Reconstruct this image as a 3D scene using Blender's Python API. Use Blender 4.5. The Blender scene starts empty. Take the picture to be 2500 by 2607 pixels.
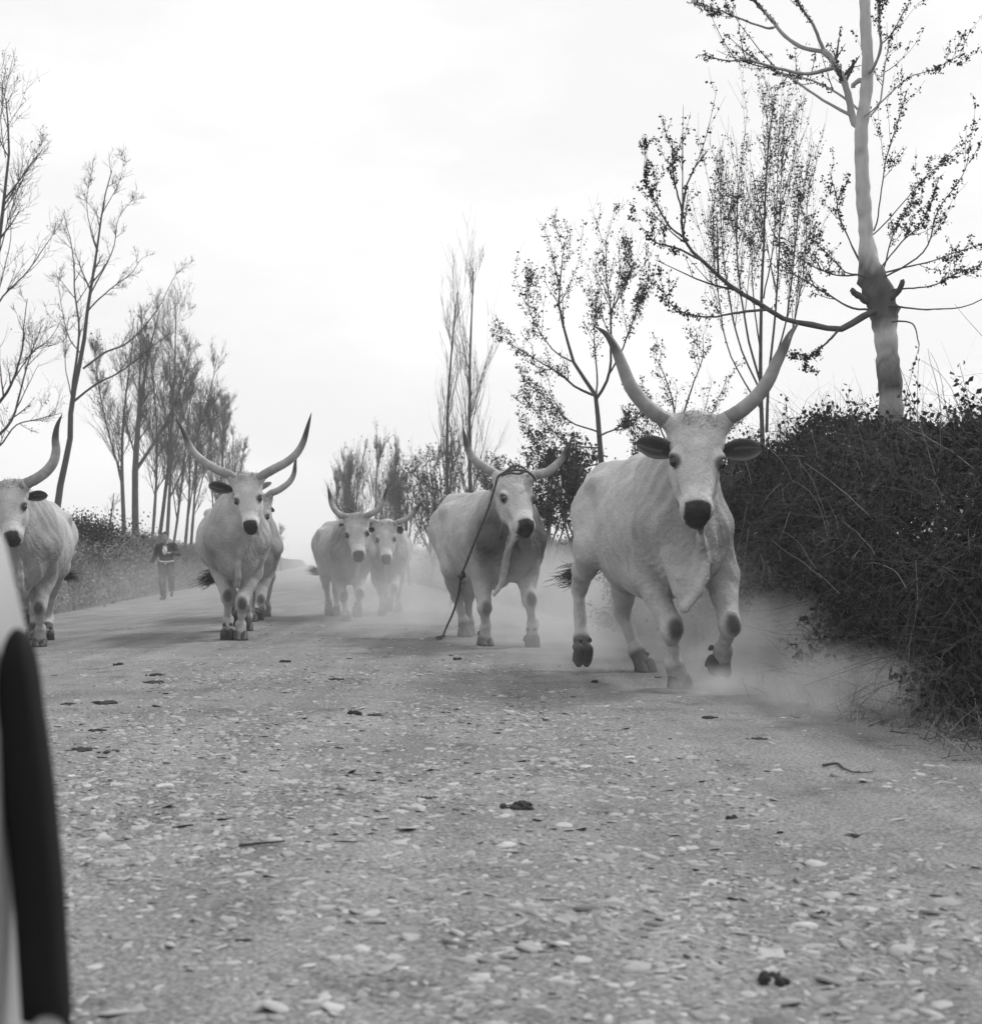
import bpy, math, random
import numpy as np
from mathutils import Vector, Matrix

random.seed(7)
rng = np.random.default_rng(11)
sc = bpy.context.scene
COL = sc.collection

# ------------------------------------------------------------------ camera
F_PX = 3571.0                      # focal length in pixels of the 2500 px wide negative scan
CAM_H = 0.85
PITCH = math.atan(128.5 / F_PX)
cam_d = bpy.data.cameras.new('camera')
cam = bpy.data.objects.new('camera', cam_d)
COL.objects.link(cam)
cam.location = (0, 0, CAM_H)
cam.rotation_euler = (math.pi / 2 + PITCH, 0, 0)
cam_d.sensor_fit = 'HORIZONTAL'
cam_d.sensor_width = 56.0
cam_d.lens = 80.0
cam_d.clip_start = 0.05
cam_d.clip_end = 3000
cam_d.dof.use_dof = True
cam_d.dof.focus_distance = 10.5
cam_d.dof.aperture_fstop = 8.0
sc.camera = cam

# ------------------------------------------------------------------ world and sun
SUN_EL, SUN_AZ = math.radians(50), math.radians(62)   # azimuth clockwise from +Y: from the right, a little behind the herd
w = bpy.data.worlds.new('World')
sc.world = w
w.use_nodes = True
nt = w.node_tree
nt.nodes.clear()
def N(tree, kind, **kw):
    n = tree.nodes.new(kind)
    for k, v in kw.items():
        setattr(n, k, v)
    return n
out = N(nt, 'ShaderNodeOutputWorld')
bg = N(nt, 'ShaderNodeBackground')
sky = N(nt, 'ShaderNodeTexSky', sky_type='NISHITA')
sky.sun_disc = False
sky.sun_elevation = SUN_EL
sky.sun_rotation = SUN_AZ
sky.dust_density = 4.0
bw = N(nt, 'ShaderNodeRGBToBW')
tc = N(nt, 'ShaderNodeTexCoord')
mp = N(nt, 'ShaderNodeMapping')
mp.inputs['Scale'].default_value = (1.0, 1.0, 2.6)
noi = N(nt, 'ShaderNodeTexNoise')
noi.inputs['Scale'].default_value = 3.2
noi.inputs['Detail'].default_value = 7
noi.inputs['Roughness'].default_value = 0.55
cr_ = N(nt, 'ShaderNodeMapRange')
cr_.inputs['From Min'].default_value = 0.42
cr_.inputs['From Max'].default_value = 0.66
cr_.inputs['To Min'].default_value = 10.15      # thin high overcast
cr_.inputs['To Max'].default_value = 11.6     # brighter puffs of cloud
mixs = N(nt, 'ShaderNodeMix', data_type='FLOAT')
mixs.inputs[0].default_value = 0.9            # nine tenths overcast veil, one tenth clear sky
nt.links.new(tc.outputs['Generated'], mp.inputs['Vector'])
nt.links.new(mp.outputs[0], noi.inputs['Vector'])
nt.links.new(noi.outputs['Fac'], cr_.inputs['Value'])
nt.links.new(sky.outputs[0], bw.inputs[0])
nt.links.new(bw.outputs[0], mixs.inputs[2])
nt.links.new(cr_.outputs[0], mixs.inputs[3])
nt.links.new(mixs.outputs[0], bg.inputs['Color'])
bg.inputs['Strength'].default_value = 0.1
nt.links.new(bg.outputs[0], out.inputs['Surface'])

sun_d = bpy.data.lights.new('sun', 'SUN')
sun_d.energy = 2.2
sun_d.angle = math.radians(11)
sun_d.color = (1, 1, 1)            # black-and-white photograph: neutral light
sun = bpy.data.objects.new('sun', sun_d)
COL.objects.link(sun)
sdir = Vector((math.sin(SUN_AZ) * math.cos(SUN_EL), math.cos(SUN_AZ) * math.cos(SUN_EL), math.sin(SUN_EL)))
sun.rotation_euler = sdir.to_track_quat('Z', 'Y').to_euler()
sun.location = sdir * 50

sc.view_settings.view_transform = 'Standard'
sc.view_settings.look = 'None'
sc.view_settings.exposure = 0
sc.view_settings.gamma = 1
sc.view_settings.use_curve_mapping = False
cy = sc.cycles
cy.max_bounces = 6
cy.diffuse_bounces = 3
cy.glossy_bounces = 2
cy.transmission_bounces = 2
cy.volume_bounces = 1
cy.transparent_max_bounces = 8
cy.volume_step_rate = 2.0
cy.volume_max_steps = 96
cy.use_denoising = True

# ------------------------------------------------------------------ projection helpers
_cp, _sp = math.cos(PITCH), math.sin(PITCH)
def P(u, v, d):
    """World point seen at scan pixel (u, v) at world depth d."""
    xc, yc = (u - 1250.0) / F_PX, (1303.5 - v) / F_PX
    dy = _cp - yc * _sp
    dz = _sp + yc * _cp
    return np.array((xc / dy * d, d, CAM_H + dz / dy * d))
SL = -0.12                          # the road bears left: x = t + SL * y
def ground_z(x, y):
    t = x - SL * y
    k = np.clip((-1.5 - t) / 2.5, 0, 1)
    return -0.08 * k * k * (3 - 2 * k)

# ------------------------------------------------------------------ materials (black-and-white negative: greys only)
def g(v):
    return (v, v, v, 1)
def mat(name, lo, hi, rough=0.85, scale=8.0, detail=6, bump=0.0, bscale=60.0, attr=False, coords='Object', spec=0.3, mscale=None, bdist=0.01, fine=None):
    m = bpy.data.materials.new(name)
    m.use_nodes = True
    t = m.node_tree
    b = t.nodes['Principled BSDF']
    b.inputs['Roughness'].default_value = rough
    b.inputs['Specular IOR Level'].default_value = spec
    co = N(t, 'ShaderNodeTexCoord')
    src = co.outputs[coords]
    if mscale:
        mm = N(t, 'ShaderNodeMapping')
        mm.inputs['Scale'].default_value = mscale
        t.links.new(src, mm.inputs['Vector'])
        src = mm.outputs[0]
    n1 = N(t, 'ShaderNodeTexNoise')
    n1.inputs['Scale'].default_value = scale
    n1.inputs['Detail'].default_value = detail
    n1.inputs['Roughness'].default_value = 0.6
    t.links.new(src, n1.inputs['Vector'])
    r = N(t, 'ShaderNodeMapRange')
    r.inputs['From Min'].default_value = 0.28
    r.inputs['From Max'].default_value = 0.72
    r.inputs['To Min'].default_value = lo
    r.inputs['To Max'].default_value = hi
    t.links.new(n1.outputs['Fac'], r.inputs['Value'])
    val = r.outputs[0]
    if attr:
        a = N(t, 'ShaderNodeAttribute', attribute_name='tone')
        mu = N(t, 'ShaderNodeMath', operation='MULTIPLY')
        t.links.new(a.outputs['Fac'], mu.inputs[0])
        t.links.new(val, mu.inputs[1])
        val = mu.outputs[0]
    if fine:
        n3 = N(t, 'ShaderNodeTexNoise')
        n3.inputs['Scale'].default_value = fine[0]
        n3.inputs['Detail'].default_value = 3
        n3.inputs['Roughness'].default_value = 0.7
        t.links.new(src, n3.inputs['Vector'])
        r3 = N(t, 'ShaderNodeMapRange')
        r3.inputs['From Min'].default_value = 0.3
        r3.inputs['From Max'].default_value = 0.7
        r3.inputs['To Min'].default_value = 1 - fine[1]
        r3.inputs['To Max'].default_value = 1 + fine[1]
        t.links.new(n3.outputs['Fac'], r3.inputs['Value'])
        mf = N(t, 'ShaderNodeMath', operation='MULTIPLY')
        t.links.new(val, mf.inputs[0])
        t.links.new(r3.outputs[0], mf.inputs[1])
        val = mf.outputs[0]
    t.links.new(val, b.inputs['Base Color'])
    if bump:
        n2 = N(t, 'ShaderNodeTexNoise')
        n2.inputs['Scale'].default_value = bscale
        n2.inputs['Detail'].default_value = 5
        t.links.new(src, n2.inputs['Vector'])
        bp = N(t, 'ShaderNodeBump')
        bp.inputs['Strength'].default_value = bump
        bp.inputs['Distance'].default_value = bdist
        t.links.new(n2.outputs['Fac'], bp.inputs['Height'])
        t.links.new(bp.outputs[0], b.inputs['Normal'])
    return m

# ------------------------------------------------------------------ object helpers
def me_from(name, V, Fq, smooth=True, tone=None):
    V = np.asarray(V, np.float32)
    Fq = np.asarray(Fq, np.int32)
    me = bpy.data.meshes.new(name)
    me.vertices.add(len(V))
    me.vertices.foreach_set('co', V.ravel())
    k = Fq.shape[1]
    me.loops.add(Fq.size)
    me.loops.foreach_set('vertex_index', Fq.ravel())
    me.polygons.add(len(Fq))
    me.polygons.foreach_set('loop_start', np.arange(0, Fq.size, k, dtype=np.int32))
    if smooth:
        me.polygons.foreach_set('use_smooth', np.ones(len(Fq), bool))
    me.update(calc_edges=True)
    me.validate()
    if tone is not None:
        a = me.attributes.new('tone', 'FLOAT', 'POINT')
        a.data.foreach_set('value', np.asarray(tone, np.float32))
    return me
def obj(name, V, Fq, m, parent=None, base=None, smooth=True, tone=None, kind=None):
    V = np.asarray(V, np.float64)
    if base is not None:
        V = V - np.asarray(base)
    me = me_from(name, V, Fq, smooth, tone)
    me.materials.append(m)
    o = bpy.data.objects.new(name, me)
    COL.objects.link(o)
    if parent is not None:
        o.parent = parent
    elif base is not None:
        o.location = tuple(base)
    if kind:
        o['kind'] = kind
    return o
def tag(o, label, cat, group=None, kind=None):
    o['label'] = label
    o['category'] = cat
    if group:
        o['group'] = group
    if kind:
        o['kind'] = kind
    return o
def thing(name, base, label, cat, group=None):
    o = bpy.data.objects.new(name, None)
    o.empty_display_size = 0.2
    COL.objects.link(o)
    o.location = tuple(base)
    return tag(o, label, cat, group)

# ------------------------------------------------------------------ curves and tubes
def cr(pts, n):
    """Catmull-Rom through the rows of pts (any width), n samples."""
    p = np.asarray(pts, float)
    if len(p) == 2:
        t = np.linspace(0, 1, n)[:, None]
        return p[0] * (1 - t) + p[1] * t
    seg = np.linalg.norm(np.diff(p[:, :3], axis=0), axis=1)
    cum = np.concatenate([[0], np.cumsum(seg)])
    cum /= cum[-1]
    q = np.vstack([2 * p[0] - p[1], p, 2 * p[-1] - p[-2]])
    ts = np.linspace(0, 1, n)
    i = np.clip(np.searchsorted(cum, ts, side='right') - 1, 0, len(p) - 2)
    lt = ((ts - cum[i]) / np.maximum(cum[i + 1] - cum[i], 1e-9))[:, None]
    a, b, c, d = q[i], q[i + 1], q[i + 2], q[i + 3]
    return 0.5 * ((2 * b) + (c - a) * lt + (2 * a - 5 * b + 4 * c - d) * lt ** 2 + (3 * b - a - 3 * c + d) * lt ** 3)
def tubes(pts, rad, sides=5, cap=False):
    """pts (M, n, 3), rad (M, n) -> verts, quads."""
    pts = np.asarray(pts, float)
    rad = np.asarray(rad, float)
    M, n, _ = pts.shape
    T = np.gradient(pts, axis=1)
    T /= np.linalg.norm(T, axis=2, keepdims=True) + 1e-12
    mean = T.mean(1)
    ref = np.where(np.abs(mean[:, 2:3]) > 0.75, np.array([[1.0, 0.2, 0.1]]), np.array([[0.1, 0.2, 1.0]]))[:, None, :]
    A = np.cross(T, ref)
    A /= np.linalg.norm(A, axis=2, keepdims=True) + 1e-12
    B = np.cross(T, A)
    th = np.linspace(0, 2 * np.pi, sides, endpoint=False)
    V = pts[:, :, None, :] + rad[:, :, None, None] * (np.cos(th)[None, None, :, None] * A[:, :, None, :] + np.sin(th)[None, None, :, None] * B[:, :, None, :])
    idx = np.arange(M * n * sides).reshape(M, n, sides)
    q = np.stack([idx[:, :-1, :], idx[:, 1:, :], np.roll(idx, -1, 2)[:, 1:, :], np.roll(idx, -1, 2)[:, :-1, :]], -1).reshape(-1, 4)
    V = V.reshape(-1, 3)
    if cap:
        i0 = idx[:, 0, :]
        i1 = idx[:, -1, :]
        k = len(V)
        V = np.vstack([V, pts[:, 0], pts[:, -1]])
        c0 = np.arange(k, k + M)[:, None].repeat(sides, 1)
        c1 = np.arange(k + M, k + 2 * M)[:, None].repeat(sides, 1)
        q = np.vstack([q, np.stack([c0, i0, np.roll(i0, -1, 1), c0], -1).reshape(-1, 4)[:0], np.zeros((0, 4), int)])
        # caps are drawn as quads over neighbouring pairs of ring corners
        if sides % 2 == 0:
            for ring, c, flip in ((i0, c0, False), (i1, c1, True)):
                a = ring[:, 0::2]
                b = ring[:, 1::2]
                d = np.roll(ring, -2, 1)[:, 0::2]
                cc = c[:, 0::2]
                f = np.stack([cc, d, b, a] if flip is False else [cc, a, b, d], -1).reshape(-1, 4)
                q = np.vstack([q, f])
    return V, q
def unit(v):
    v = np.asarray(v, float)
    return v / (np.linalg.norm(v, axis=-1, keepdims=True) + 1e-12)

# ------------------------------------------------------------------ implicit modelling: smooth unions, meshed with surface nets
class Vol:
    def __init__(s, lo, hi, h):
        s.lo = np.asarray(lo, float)
        s.h = h
        s.n = np.ceil((np.asarray(hi, float) - s.lo) / h).astype(int) + 1
        s.D = np.full(s.n, 0.5, np.float32)
    def box(s, lo, hi):
        i0 = np.clip(np.floor((lo - s.lo) / s.h).astype(int), 0, s.n - 1)
        i1 = np.clip(np.ceil((hi - s.lo) / s.h).astype(int) + 1, 1, s.n)
        sl = tuple(slice(a, b) for a, b in zip(i0, i1))
        ax = [(s.lo[k] + s.h * np.arange(i0[k], i1[k])).astype(np.float32) for k in range(3)]
        return sl, ax[0][:, None, None], ax[1][None, :, None], ax[2][None, None, :]
    def put(s, sl, d, k, op):
        D = s.D[sl]
        if D.size == 0:
            return
        if op == 'u':
            h = np.clip(0.5 + 0.5 * (D - d) / k, 0, 1)
            s.D[sl] = D * (1 - h) + d * h - k * h * (1 - h)
        else:                          # carve
            h = np.clip(0.5 - 0.5 * (D + d) / k, 0, 1)
            s.D[sl] = D * (1 - h) - d * h + k * h * (1 - h)
    def cap(s, a, b, ra, rb, k=0.05, flat=None, op='u'):
        a = np.asarray(a, float)
        b = np.asarray(b, float)
        pad = max(ra, rb) + k + 2 * s.h
        if flat is not None and flat[1] > 1:
            pad *= flat[1]
        sl, X, Y, Z = s.box(np.minimum(a, b) - pad, np.maximum(a, b) + pad)
        px, py, pz = X - a[0], Y - a[1], Z - a[2]
        ba = b - a
        fac = 1.0
        if flat is not None:
            ax, f = unit(flat[0]), flat[1]
            e = (px * ax[0] + py * ax[1] + pz * ax[2]) * (1 / f - 1)
            px, py, pz = px + e * ax[0], py + e * ax[1], pz + e * ax[2]
            ba = ba + ax * (ba @ ax) * (1 / f - 1)
            fac = min(1.0, 0.5 + 0.5 * f)
        L2 = float(ba @ ba) + 1e-12
        t = np.clip((px * ba[0] + py * ba[1] + pz * ba[2]) / L2, 0, 1)
        d = np.sqrt((px - t * ba[0]) ** 2 + (py - t * ba[1]) ** 2 + (pz - t * ba[2]) ** 2) - (ra + (rb - ra) * t)
        s.put(sl, (d * fac).astype(np.float32), k, op)
    def ell(s, c, R, rad, k=0.05, op='u'):
        c = np.asarray(c, float)
        R = np.asarray(R, float)
        rad = np.asarray(rad, float)
        pad = np.sqrt(((R * rad[:, None]) ** 2).sum(0)) + k + 2 * s.h
        sl, X, Y, Z = s.box(c - pad, c + pad)
        x, y, z = X - c[0], Y - c[1], Z - c[2]
        l2 = 0
        g2 = 0
        for i in range(3):
            q = x * R[i, 0] + y * R[i, 1] + z * R[i, 2]
            l2 = l2 + (q / rad[i]) ** 2
            g2 = g2 + (q / rad[i] ** 2) ** 2
        l = np.sqrt(l2)
        d = l * (l - 1) / np.sqrt(g2 + 1e-9)
        s.put(sl, d.astype(np.float32), k, op)
    def mesh(s):
        D = s.D
        S = D < 0
        n = np.array(D.shape)
        cnt = np.zeros(n - 1, np.int8)
        offs = [(i, j, k) for i in (0, 1) for j in (0, 1) for k in (0, 1)]
        for o in offs:
            cnt += S[o[0]:n[0] - 1 + o[0], o[1]:n[1] - 1 + o[1], o[2]:n[2] - 1 + o[2]]
        act = (cnt > 0) & (cnt < 8)
        ai = np.argwhere(act)
        idx = np.full(act.shape, -1, np.int64)
        idx[act] = np.arange(len(ai))
        acc = np.zeros((len(ai), 3))
        num = np.zeros(len(ai))
        for a in offs:
            for ax in range(3):
                if a[ax]:
                    continue
                b = list(a)
                b[ax] = 1
                da = D[ai[:, 0] + a[0], ai[:, 1] + a[1], ai[:, 2] + a[2]]
                db = D[ai[:, 0] + b[0], ai[:, 1] + b[1], ai[:, 2] + b[2]]
                m = (da < 0) != (db < 0)
                t = np.where(m, da / np.where(m, da - db, 1), 0)
                p = np.tile(np.array(a, float), (len(ai), 1))
                p[:, ax] += t
                acc[m] += p[m]
                num[m] += 1
        V = s.lo + s.h * (ai + acc / num[:, None])
        faces = []
        for ax in range(3):
            b, c = (ax + 1) % 3, (ax + 2) % 3
            lo = [slice(None)] * 3
            hi = [slice(None)] * 3
            lo[ax] = slice(0, n[ax] - 1)
            hi[ax] = slice(1, n[ax])
            s0, s1 = S[tuple(lo)], S[tuple(hi)]
            e = np.argwhere(s0 != s1)
            e = e[(e[:, b] > 0) & (e[:, c] > 0) & (e[:, b] < n[b] - 1) & (e[:, c] < n[c] - 1)]
            ins = s0[e[:, 0], e[:, 1], e[:, 2]]
            def cell(ob, oc):
                q = e.copy()
                q[:, b] += ob
                q[:, c] += oc
                return idx[q[:, 0], q[:, 1], q[:, 2]]
            q = np.stack([cell(-1, -1), cell(0, -1), cell(0, 0), cell(-1, 0)], 1)
            q[~ins] = q[~ins][:, ::-1]
            faces.append(q)
        return V, np.vstack(faces)

# ------------------------------------------------------------------ cattle
M_COAT = mat('coat', 0.80, 1.12, rough=0.85, scale=7, detail=8, bump=0.85, bscale=38, attr=True, spec=0.12, bdist=0.015, fine=(110, 0.22))
M_HORN = mat('horn', 0.72, 1.2, rough=0.5, scale=14, bump=0.4, bscale=45, attr=True, spec=0.4, bdist=0.006)
M_HOOF = mat('hoof', 0.03, 0.07, rough=0.6, scale=20, bump=0.3)
M_EYE = mat('eye', 0.008, 0.012, rough=0.12, scale=3, spec=0.6)
M_EAR = mat('ear', 0.9, 1.1, rough=0.9, scale=30, bump=0.4, attr=True)
M_HAIR = mat('tail_hair', 0.015, 0.035, rough=0.7, scale=20)
M_ROPE = mat('rope', 0.05, 0.09, rough=0.95, scale=60, bump=0.5, bscale=200)

def wob(V, f, seed=0.0):
    """cheap smooth noise from crossed sines, about -1..1"""
    x, y, z = V[:, 0] * f, V[:, 1] * f, V[:, 2] * f
    return (np.sin(1.7 * x + 1.1 * y + seed) * np.cos(1.3 * z - 0.7 * y + 2 * seed) + np.sin(2.3 * z + 1.9 * x - seed) * np.cos(2.1 * y + 0.4 * x)) * 0.5
def vnormals(V, Q):
    n = np.cross(V[Q[:, 2]] - V[Q[:, 0]], V[Q[:, 3]] - V[Q[:, 1]])
    out = np.zeros_like(V)
    for k in range(4):
        np.add.at(out, Q[:, k], n)
    return unit(out)
def sstep(a, b, x):
    t = np.clip((x - a) / (b - a), 0, 1)
    return t * t * (3 - 2 * t)

def hoof_mesh(s):
    v = Vol((-0.13, -0.10, -0.03), (0.16, 0.10, 0.15), 0.0065)
    for sg in (-1, 1):
        v.cap((-0.025, sg * 0.034, 0.06), (0.03, sg * 0.036, 0.0), 0.034, 0.036, 0.012)
        v.cap((0.0, sg * 0.034, 0.05), (0.065, sg * 0.028, 0.0), 0.03, 0.024, 0.015)
        v.cap((-0.055, sg * 0.033, 0.03), (-0.055, sg * 0.033, 0.0), 0.03, 0.032, 0.02)
        v.cap((-0.075, sg * 0.032, 0.115), (-0.095, sg * 0.034, 0.095), 0.018, 0.012, 0.01)
    D = v.D
    zz = v.lo[2] + v.h * np.arange(v.n[2])
    np.maximum(D, (0.0 - zz)[None, None, :].astype(np.float32), out=D)
    V, Q = v.mesh()
    return me_from('hoof', V * s, Q)

def ear_mesh(b, e, face, width, th=0.012):
    """cupped leaf from base b to tip e; face = the way its hollow looks"""
    ax = e - b
    L = np.linalg.norm(ax)
    ax = ax / L
    up = unit(np.cross(face, ax))
    fc = unit(np.cross(ax, up))
    if fc @ face < 0:
        fc = -fc
    ns, nw = 15, 11
    S = np.linspace(0, 1, ns)
    Wd = width * (0.40 + 0.60 * np.sin(np.pi * np.clip(S / 1.2, 0, 1)) ** 0.8) * np.clip((1.0 - S ** 5), 0, 1) ** 0.55
    tt = np.linspace(-1, 1, nw)
    front = []
    tone = []
    for i, s_ in enumerate(S):
        for t in tt:
            droop = -0.05 * L * s_ ** 2
            cup = 0.42 * Wd[i] * (t * t) - 0.30 * Wd[i] * (1 - s_ * 0.5)
            front.append(b + ax * (s_ * L) + up * (t * Wd[i] + droop) + fc * cup)
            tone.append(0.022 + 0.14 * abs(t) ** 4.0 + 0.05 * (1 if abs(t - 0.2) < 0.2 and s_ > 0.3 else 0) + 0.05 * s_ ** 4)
    front = np.array(front)
    back = front - fc * th
    n = len(front)
    V = np.vstack([front, back])
    q = []
    for i in range(ns - 1):
        for j in range(nw - 1):
            a = i * nw + j
            q.append((a, a + 1, a + nw + 1, a + nw))
            q.append((n + a, n + a + nw, n + a + nw + 1, n + a + 1))
        for j in (0, nw - 1):
            a = i * nw + j
            f = (a, a + nw, n + a + nw, n + a)
            q.append(f if j == 0 else f[::-1])
    for i in (0, ns - 1):
        for j in range(nw - 1):
            a = i * nw + j
            f = (a, n + a, n + a + 1, a + 1)
            q.append(f if i == 0 else f[::-1])
    return V, np.array(q), np.array(tone + [0.16] * n)

def horn_tube(pts, r0, dark_base):
    n = 34
    c = cr(pts, n)
    s = np.linspace(0, 1, n)
    r = r0 * (1 - 0.28 * s) * (1 - s ** 4) ** 0.9 + 0.002
    r = r * (1 + 0.035 * np.sin(s * 95) * np.clip(1 - s * 1.7, 0, 1))
    V, Q = tubes(c[None], r[None], 16, cap=True)
    tone = np.repeat((0.31 - 0.27 * sstep(0.58, 0.78, s) - 0.8 * dark_base * sstep(0.27, 0.23, s)) * (1 + 0.10 * np.sin(s * 61) * np.sin(s * 23 + 1)), 16)
    tone = np.concatenate([tone, [0.2, 0.05]])
    return V, Q, tone

def hair_tuft(p0, p1, n, spread, seed, r=0.004):
    g_ = np.random.default_rng(seed)
    p0 = np.asarray(p0)
    ax = np.asarray(p1) - p0
    L = np.linalg.norm(ax)
    st = p0 + ax * g_.uniform(0, 0.35, (n, 1)) + g_.normal(0, 0.02, (n, 3))
    en = p0 + ax * g_.uniform(0.75, 1.1, (n, 1)) + g_.normal(0, spread, (n, 3))
    t = np.linspace(0, 1, 6)[None, :, None]
    mid = g_.normal(0, spread * 0.6, (n, 1, 3)) + np.array([0, 0, -0.06 * L])
    pts = st[:, None] * (1 - t) + en[:, None] * t + mid * (4 * t * (1 - t))
    rad = np.broadcast_to(r * (1.0 - 0.75 * t[..., 0] ** 2), (n, 6))
    return tubes(pts, rad, 4)

def cattle(sp):
    C = P(sp['C'][0], 1432, sp['C'][1])[:2]
    R = P(sp['R'][0], 1432, sp['R'][1])[:2]
    s = sp['s']
    f2 = unit(C - R)
    f = np.array([f2[0], f2[1], 0])
    l = np.array([-f2[1], f2[0], 0])
    sx = np.linalg.norm(C - R) / 1.04
    org = R + f2 * 0.62 * sx
    gz = float(ground_z(org[0], org[1]))
    base = np.array([org[0], org[1], gz])
    zk = sp.get('zk', 1.0)
    lat = sp.get('lat', 1.0)
    def L(x, y, z):
        return base + f * (x * sx) + l * (y * s * lat) + np.array([0, 0, z * s * zk])
    RB = np.array([f, l, [0, 0, 1]])
    root = thing('long_horned_ox', base, sp['label'], 'ox', 'long-horned oxen running along the road')
    h = sp.get('h', 0.014)

    # head frame
    p0 = P(*sp['poll'])
    p1 = P(*sp['nose'])
    Lh = np.linalg.norm(p1 - p0)
    a = (p1 - p0) / Lh
    rv = P(*sp['hornR'][0]) - P(*sp['hornL'][0])
    if 'turn' in sp:                 # head turned to its left (+) or right (-), degrees
        rv = np.array(Matrix.Rotation(math.radians(sp['turn']), 3, Vector((0, 0, 1))) @ Vector(rv))
    rv = unit(rv - a * (rv @ a))
    fv = np.cross(a, rv)
    if fv[1] > 0:
        fv = -fv
    def H(t, r, q):
        return p0 + a * (t * Lh) + rv * (r * Lh) + fv * (q * Lh)
    RH = np.array([a, rv, fv])

    # legs: joint positions in world space
    legs = {}
    for k, J in sp['legs'].items():
        J = [list(j) for j in J]
        if k[0] == 'F':
            J[0][2] = 0.4 * J[0][2] + 0.6 * J[1][2] + 0.04
        else:
            J[1][2] = 0.75 * J[1][2] + 0.25 * J[0][2]
        pts = [P(*j[:3]) for j in J]
        planted = len(J[-1]) > 3 and J[-1][3] == 'p'
        if planted:
            pts[-1][2] = ground_z(pts[-1][0], pts[-1][1]) + 0.002
        legs[k] = pts
    allp = np.array([p for ps in legs.values() for p in ps] + [L(1.0, 0.4, 1.5), L(1.0, -0.4, 1.5), L(-1.1, 0.42, 1.5), L(-1.1, -0.42, 1.5), p0 - rv * 0.35 + [0, 0, 0.15], p0 + rv * 0.35, H(1.3, 0, 0.1), H(1.3, 0, -0.3)])
    v = Vol(allp.min(0) - 0.14, allp.max(0) + 0.14, h)

    # trunk
    by = sp.get('belly', 1.0)
    v.ell(L(0.38, 0, 1.02), RB, np.array((0.42 * sx, 0.275 * s * lat, 0.40 * s)), 0.1)
    v.ell(L(-0.08, 0, 0.985), RB, np.array((0.62 * sx, 0.335 * s * by * lat, 0.385 * s * zk)), 0.1)
    v.ell(L(-0.50, 0, 1.12), RB, np.array((0.42 * sx, 0.26 * s, 0.27 * s)), 0.1)
    v.ell(L(-0.68, 0, 1.12), RB, np.array((0.30 * sx, 0.25 * s, 0.28 * s)), 0.1)
    v.cap(L(0.42, 0, 1.37), L(-0.1, 0, 1.335), 0.085 * s, 0.075 * s, 0.14)
    v.cap(L(-0.1, 0, 1.335), L(-0.80, 0, 1.36), 0.075 * s, 0.07 * s, 0.14)
    v.cap(L(-0.80, 0, 1.36), L(-0.93, 0, 1.30), 0.06 * s, 0.05 * s, 0.09)
    for sg in (-1, 1):
        v.ell(L(-0.44, sg * 0.225, 1.265), RB, np.array((0.11, 0.06, 0.055)) * s, 0.11)
        v.ell(L(-0.34, sg * 0.40, 1.12), RB, np.array((0.16, 0.10, 0.17)) * s, 0.12, 'c')
        v.ell(L(-0.74, sg * 0.34, 1.25), RB, np.array((0.14, 0.09, 0.10)) * s, 0.10, 'c')
        v.ell(L(-0.92, sg * 0.115, 1.17), RB, np.array((0.09, 0.06, 0.08)) * s, 0.09)
        v.cap(L(0.34, sg * 0.125, 1.30), L(0.56, sg * 0.185, 0.98), 0.085 * s, 0.115 * s, 0.08)
        v.cap(L(0.30, sg * 0.20, 1.12), L(0.36, sg * 0.205, 0.86), 0.09 * s, 0.105 * s, 0.07)
        v.ell(L(0.64, sg * 0.165, 0.95), RB, np.array((0.10, 0.10, 0.12)) * s, 0.07)
    v.ell(L(0.60, 0, 0.80), RB, np.array((0.20 * s, 0.19 * s, 0.20 * s)), 0.1)
    v.cap(L(0.55, 0, 0.72), L(0.05, 0, 0.67), 0.13 * s, 0.14 * s, 0.1)
    v.cap(L(0.15, 0, 0.68), L(-0.42, 0, 0.74), 0.17 * s, 0.15 * s, 0.12)
    # neck
    nb = L(0.46, 0, 1.14)
    hb = H(0.16, 0, -0.36)
    v.cap(nb, hb, 0.29 * s, 0.155 * s, 0.12, flat=(l, 0.74))
    v.cap(L(0.40, 0, 1.32), H(0.02, 0, -0.30), 0.12 * s, 0.10 * s, 0.10)
    v.cap(L(0.62, 0, 0.93), H(0.40, 0, -0.40), 0.17 * s, 0.10 * s, 0.10, flat=(l, 0.8))
    # brisket and dewlap: thin hanging fold from throat to breastbone
    dw = [np.asarray(P(*p)) for p in sp['dewlap']] if 'dewlap' in sp else [H(0.55, 0, -0.40), H(0.75, 0, -0.55) * 0.5 + L(0.72, 0, 0.86) * 0.5, L(0.76, 0, 0.78), L(0.70, 0, 0.58), L(0.52, 0, 0.54)]
    dwc = cr(dw, 10)
    for i in range(9):
        q = i / 9
        v.cap(dwc[i], dwc[i + 1], (0.028 + 0.010 * math.sin(3.1 * q)) * s, (0.028 + 0.010 * math.sin(3.1 * (q + 0.111))) * s, 0.03, flat=(l, 0.6))
        inner = L(0.62, 0, 0.90) * q + H(0.40, 0, -0.42) * (1 - q)
        for w0 in (0.33, 0.66):
            v.cap(dwc[i] * (1 - w0) + inner * w0, dwc[i + 1] * (1 - w0) + inner * w0, (0.024 + 0.04 * w0) * s, (0.024 + 0.04 * w0) * s, 0.03, flat=(l, 0.5))
    gp = np.random.default_rng(int(sp['C'][0]))
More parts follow.
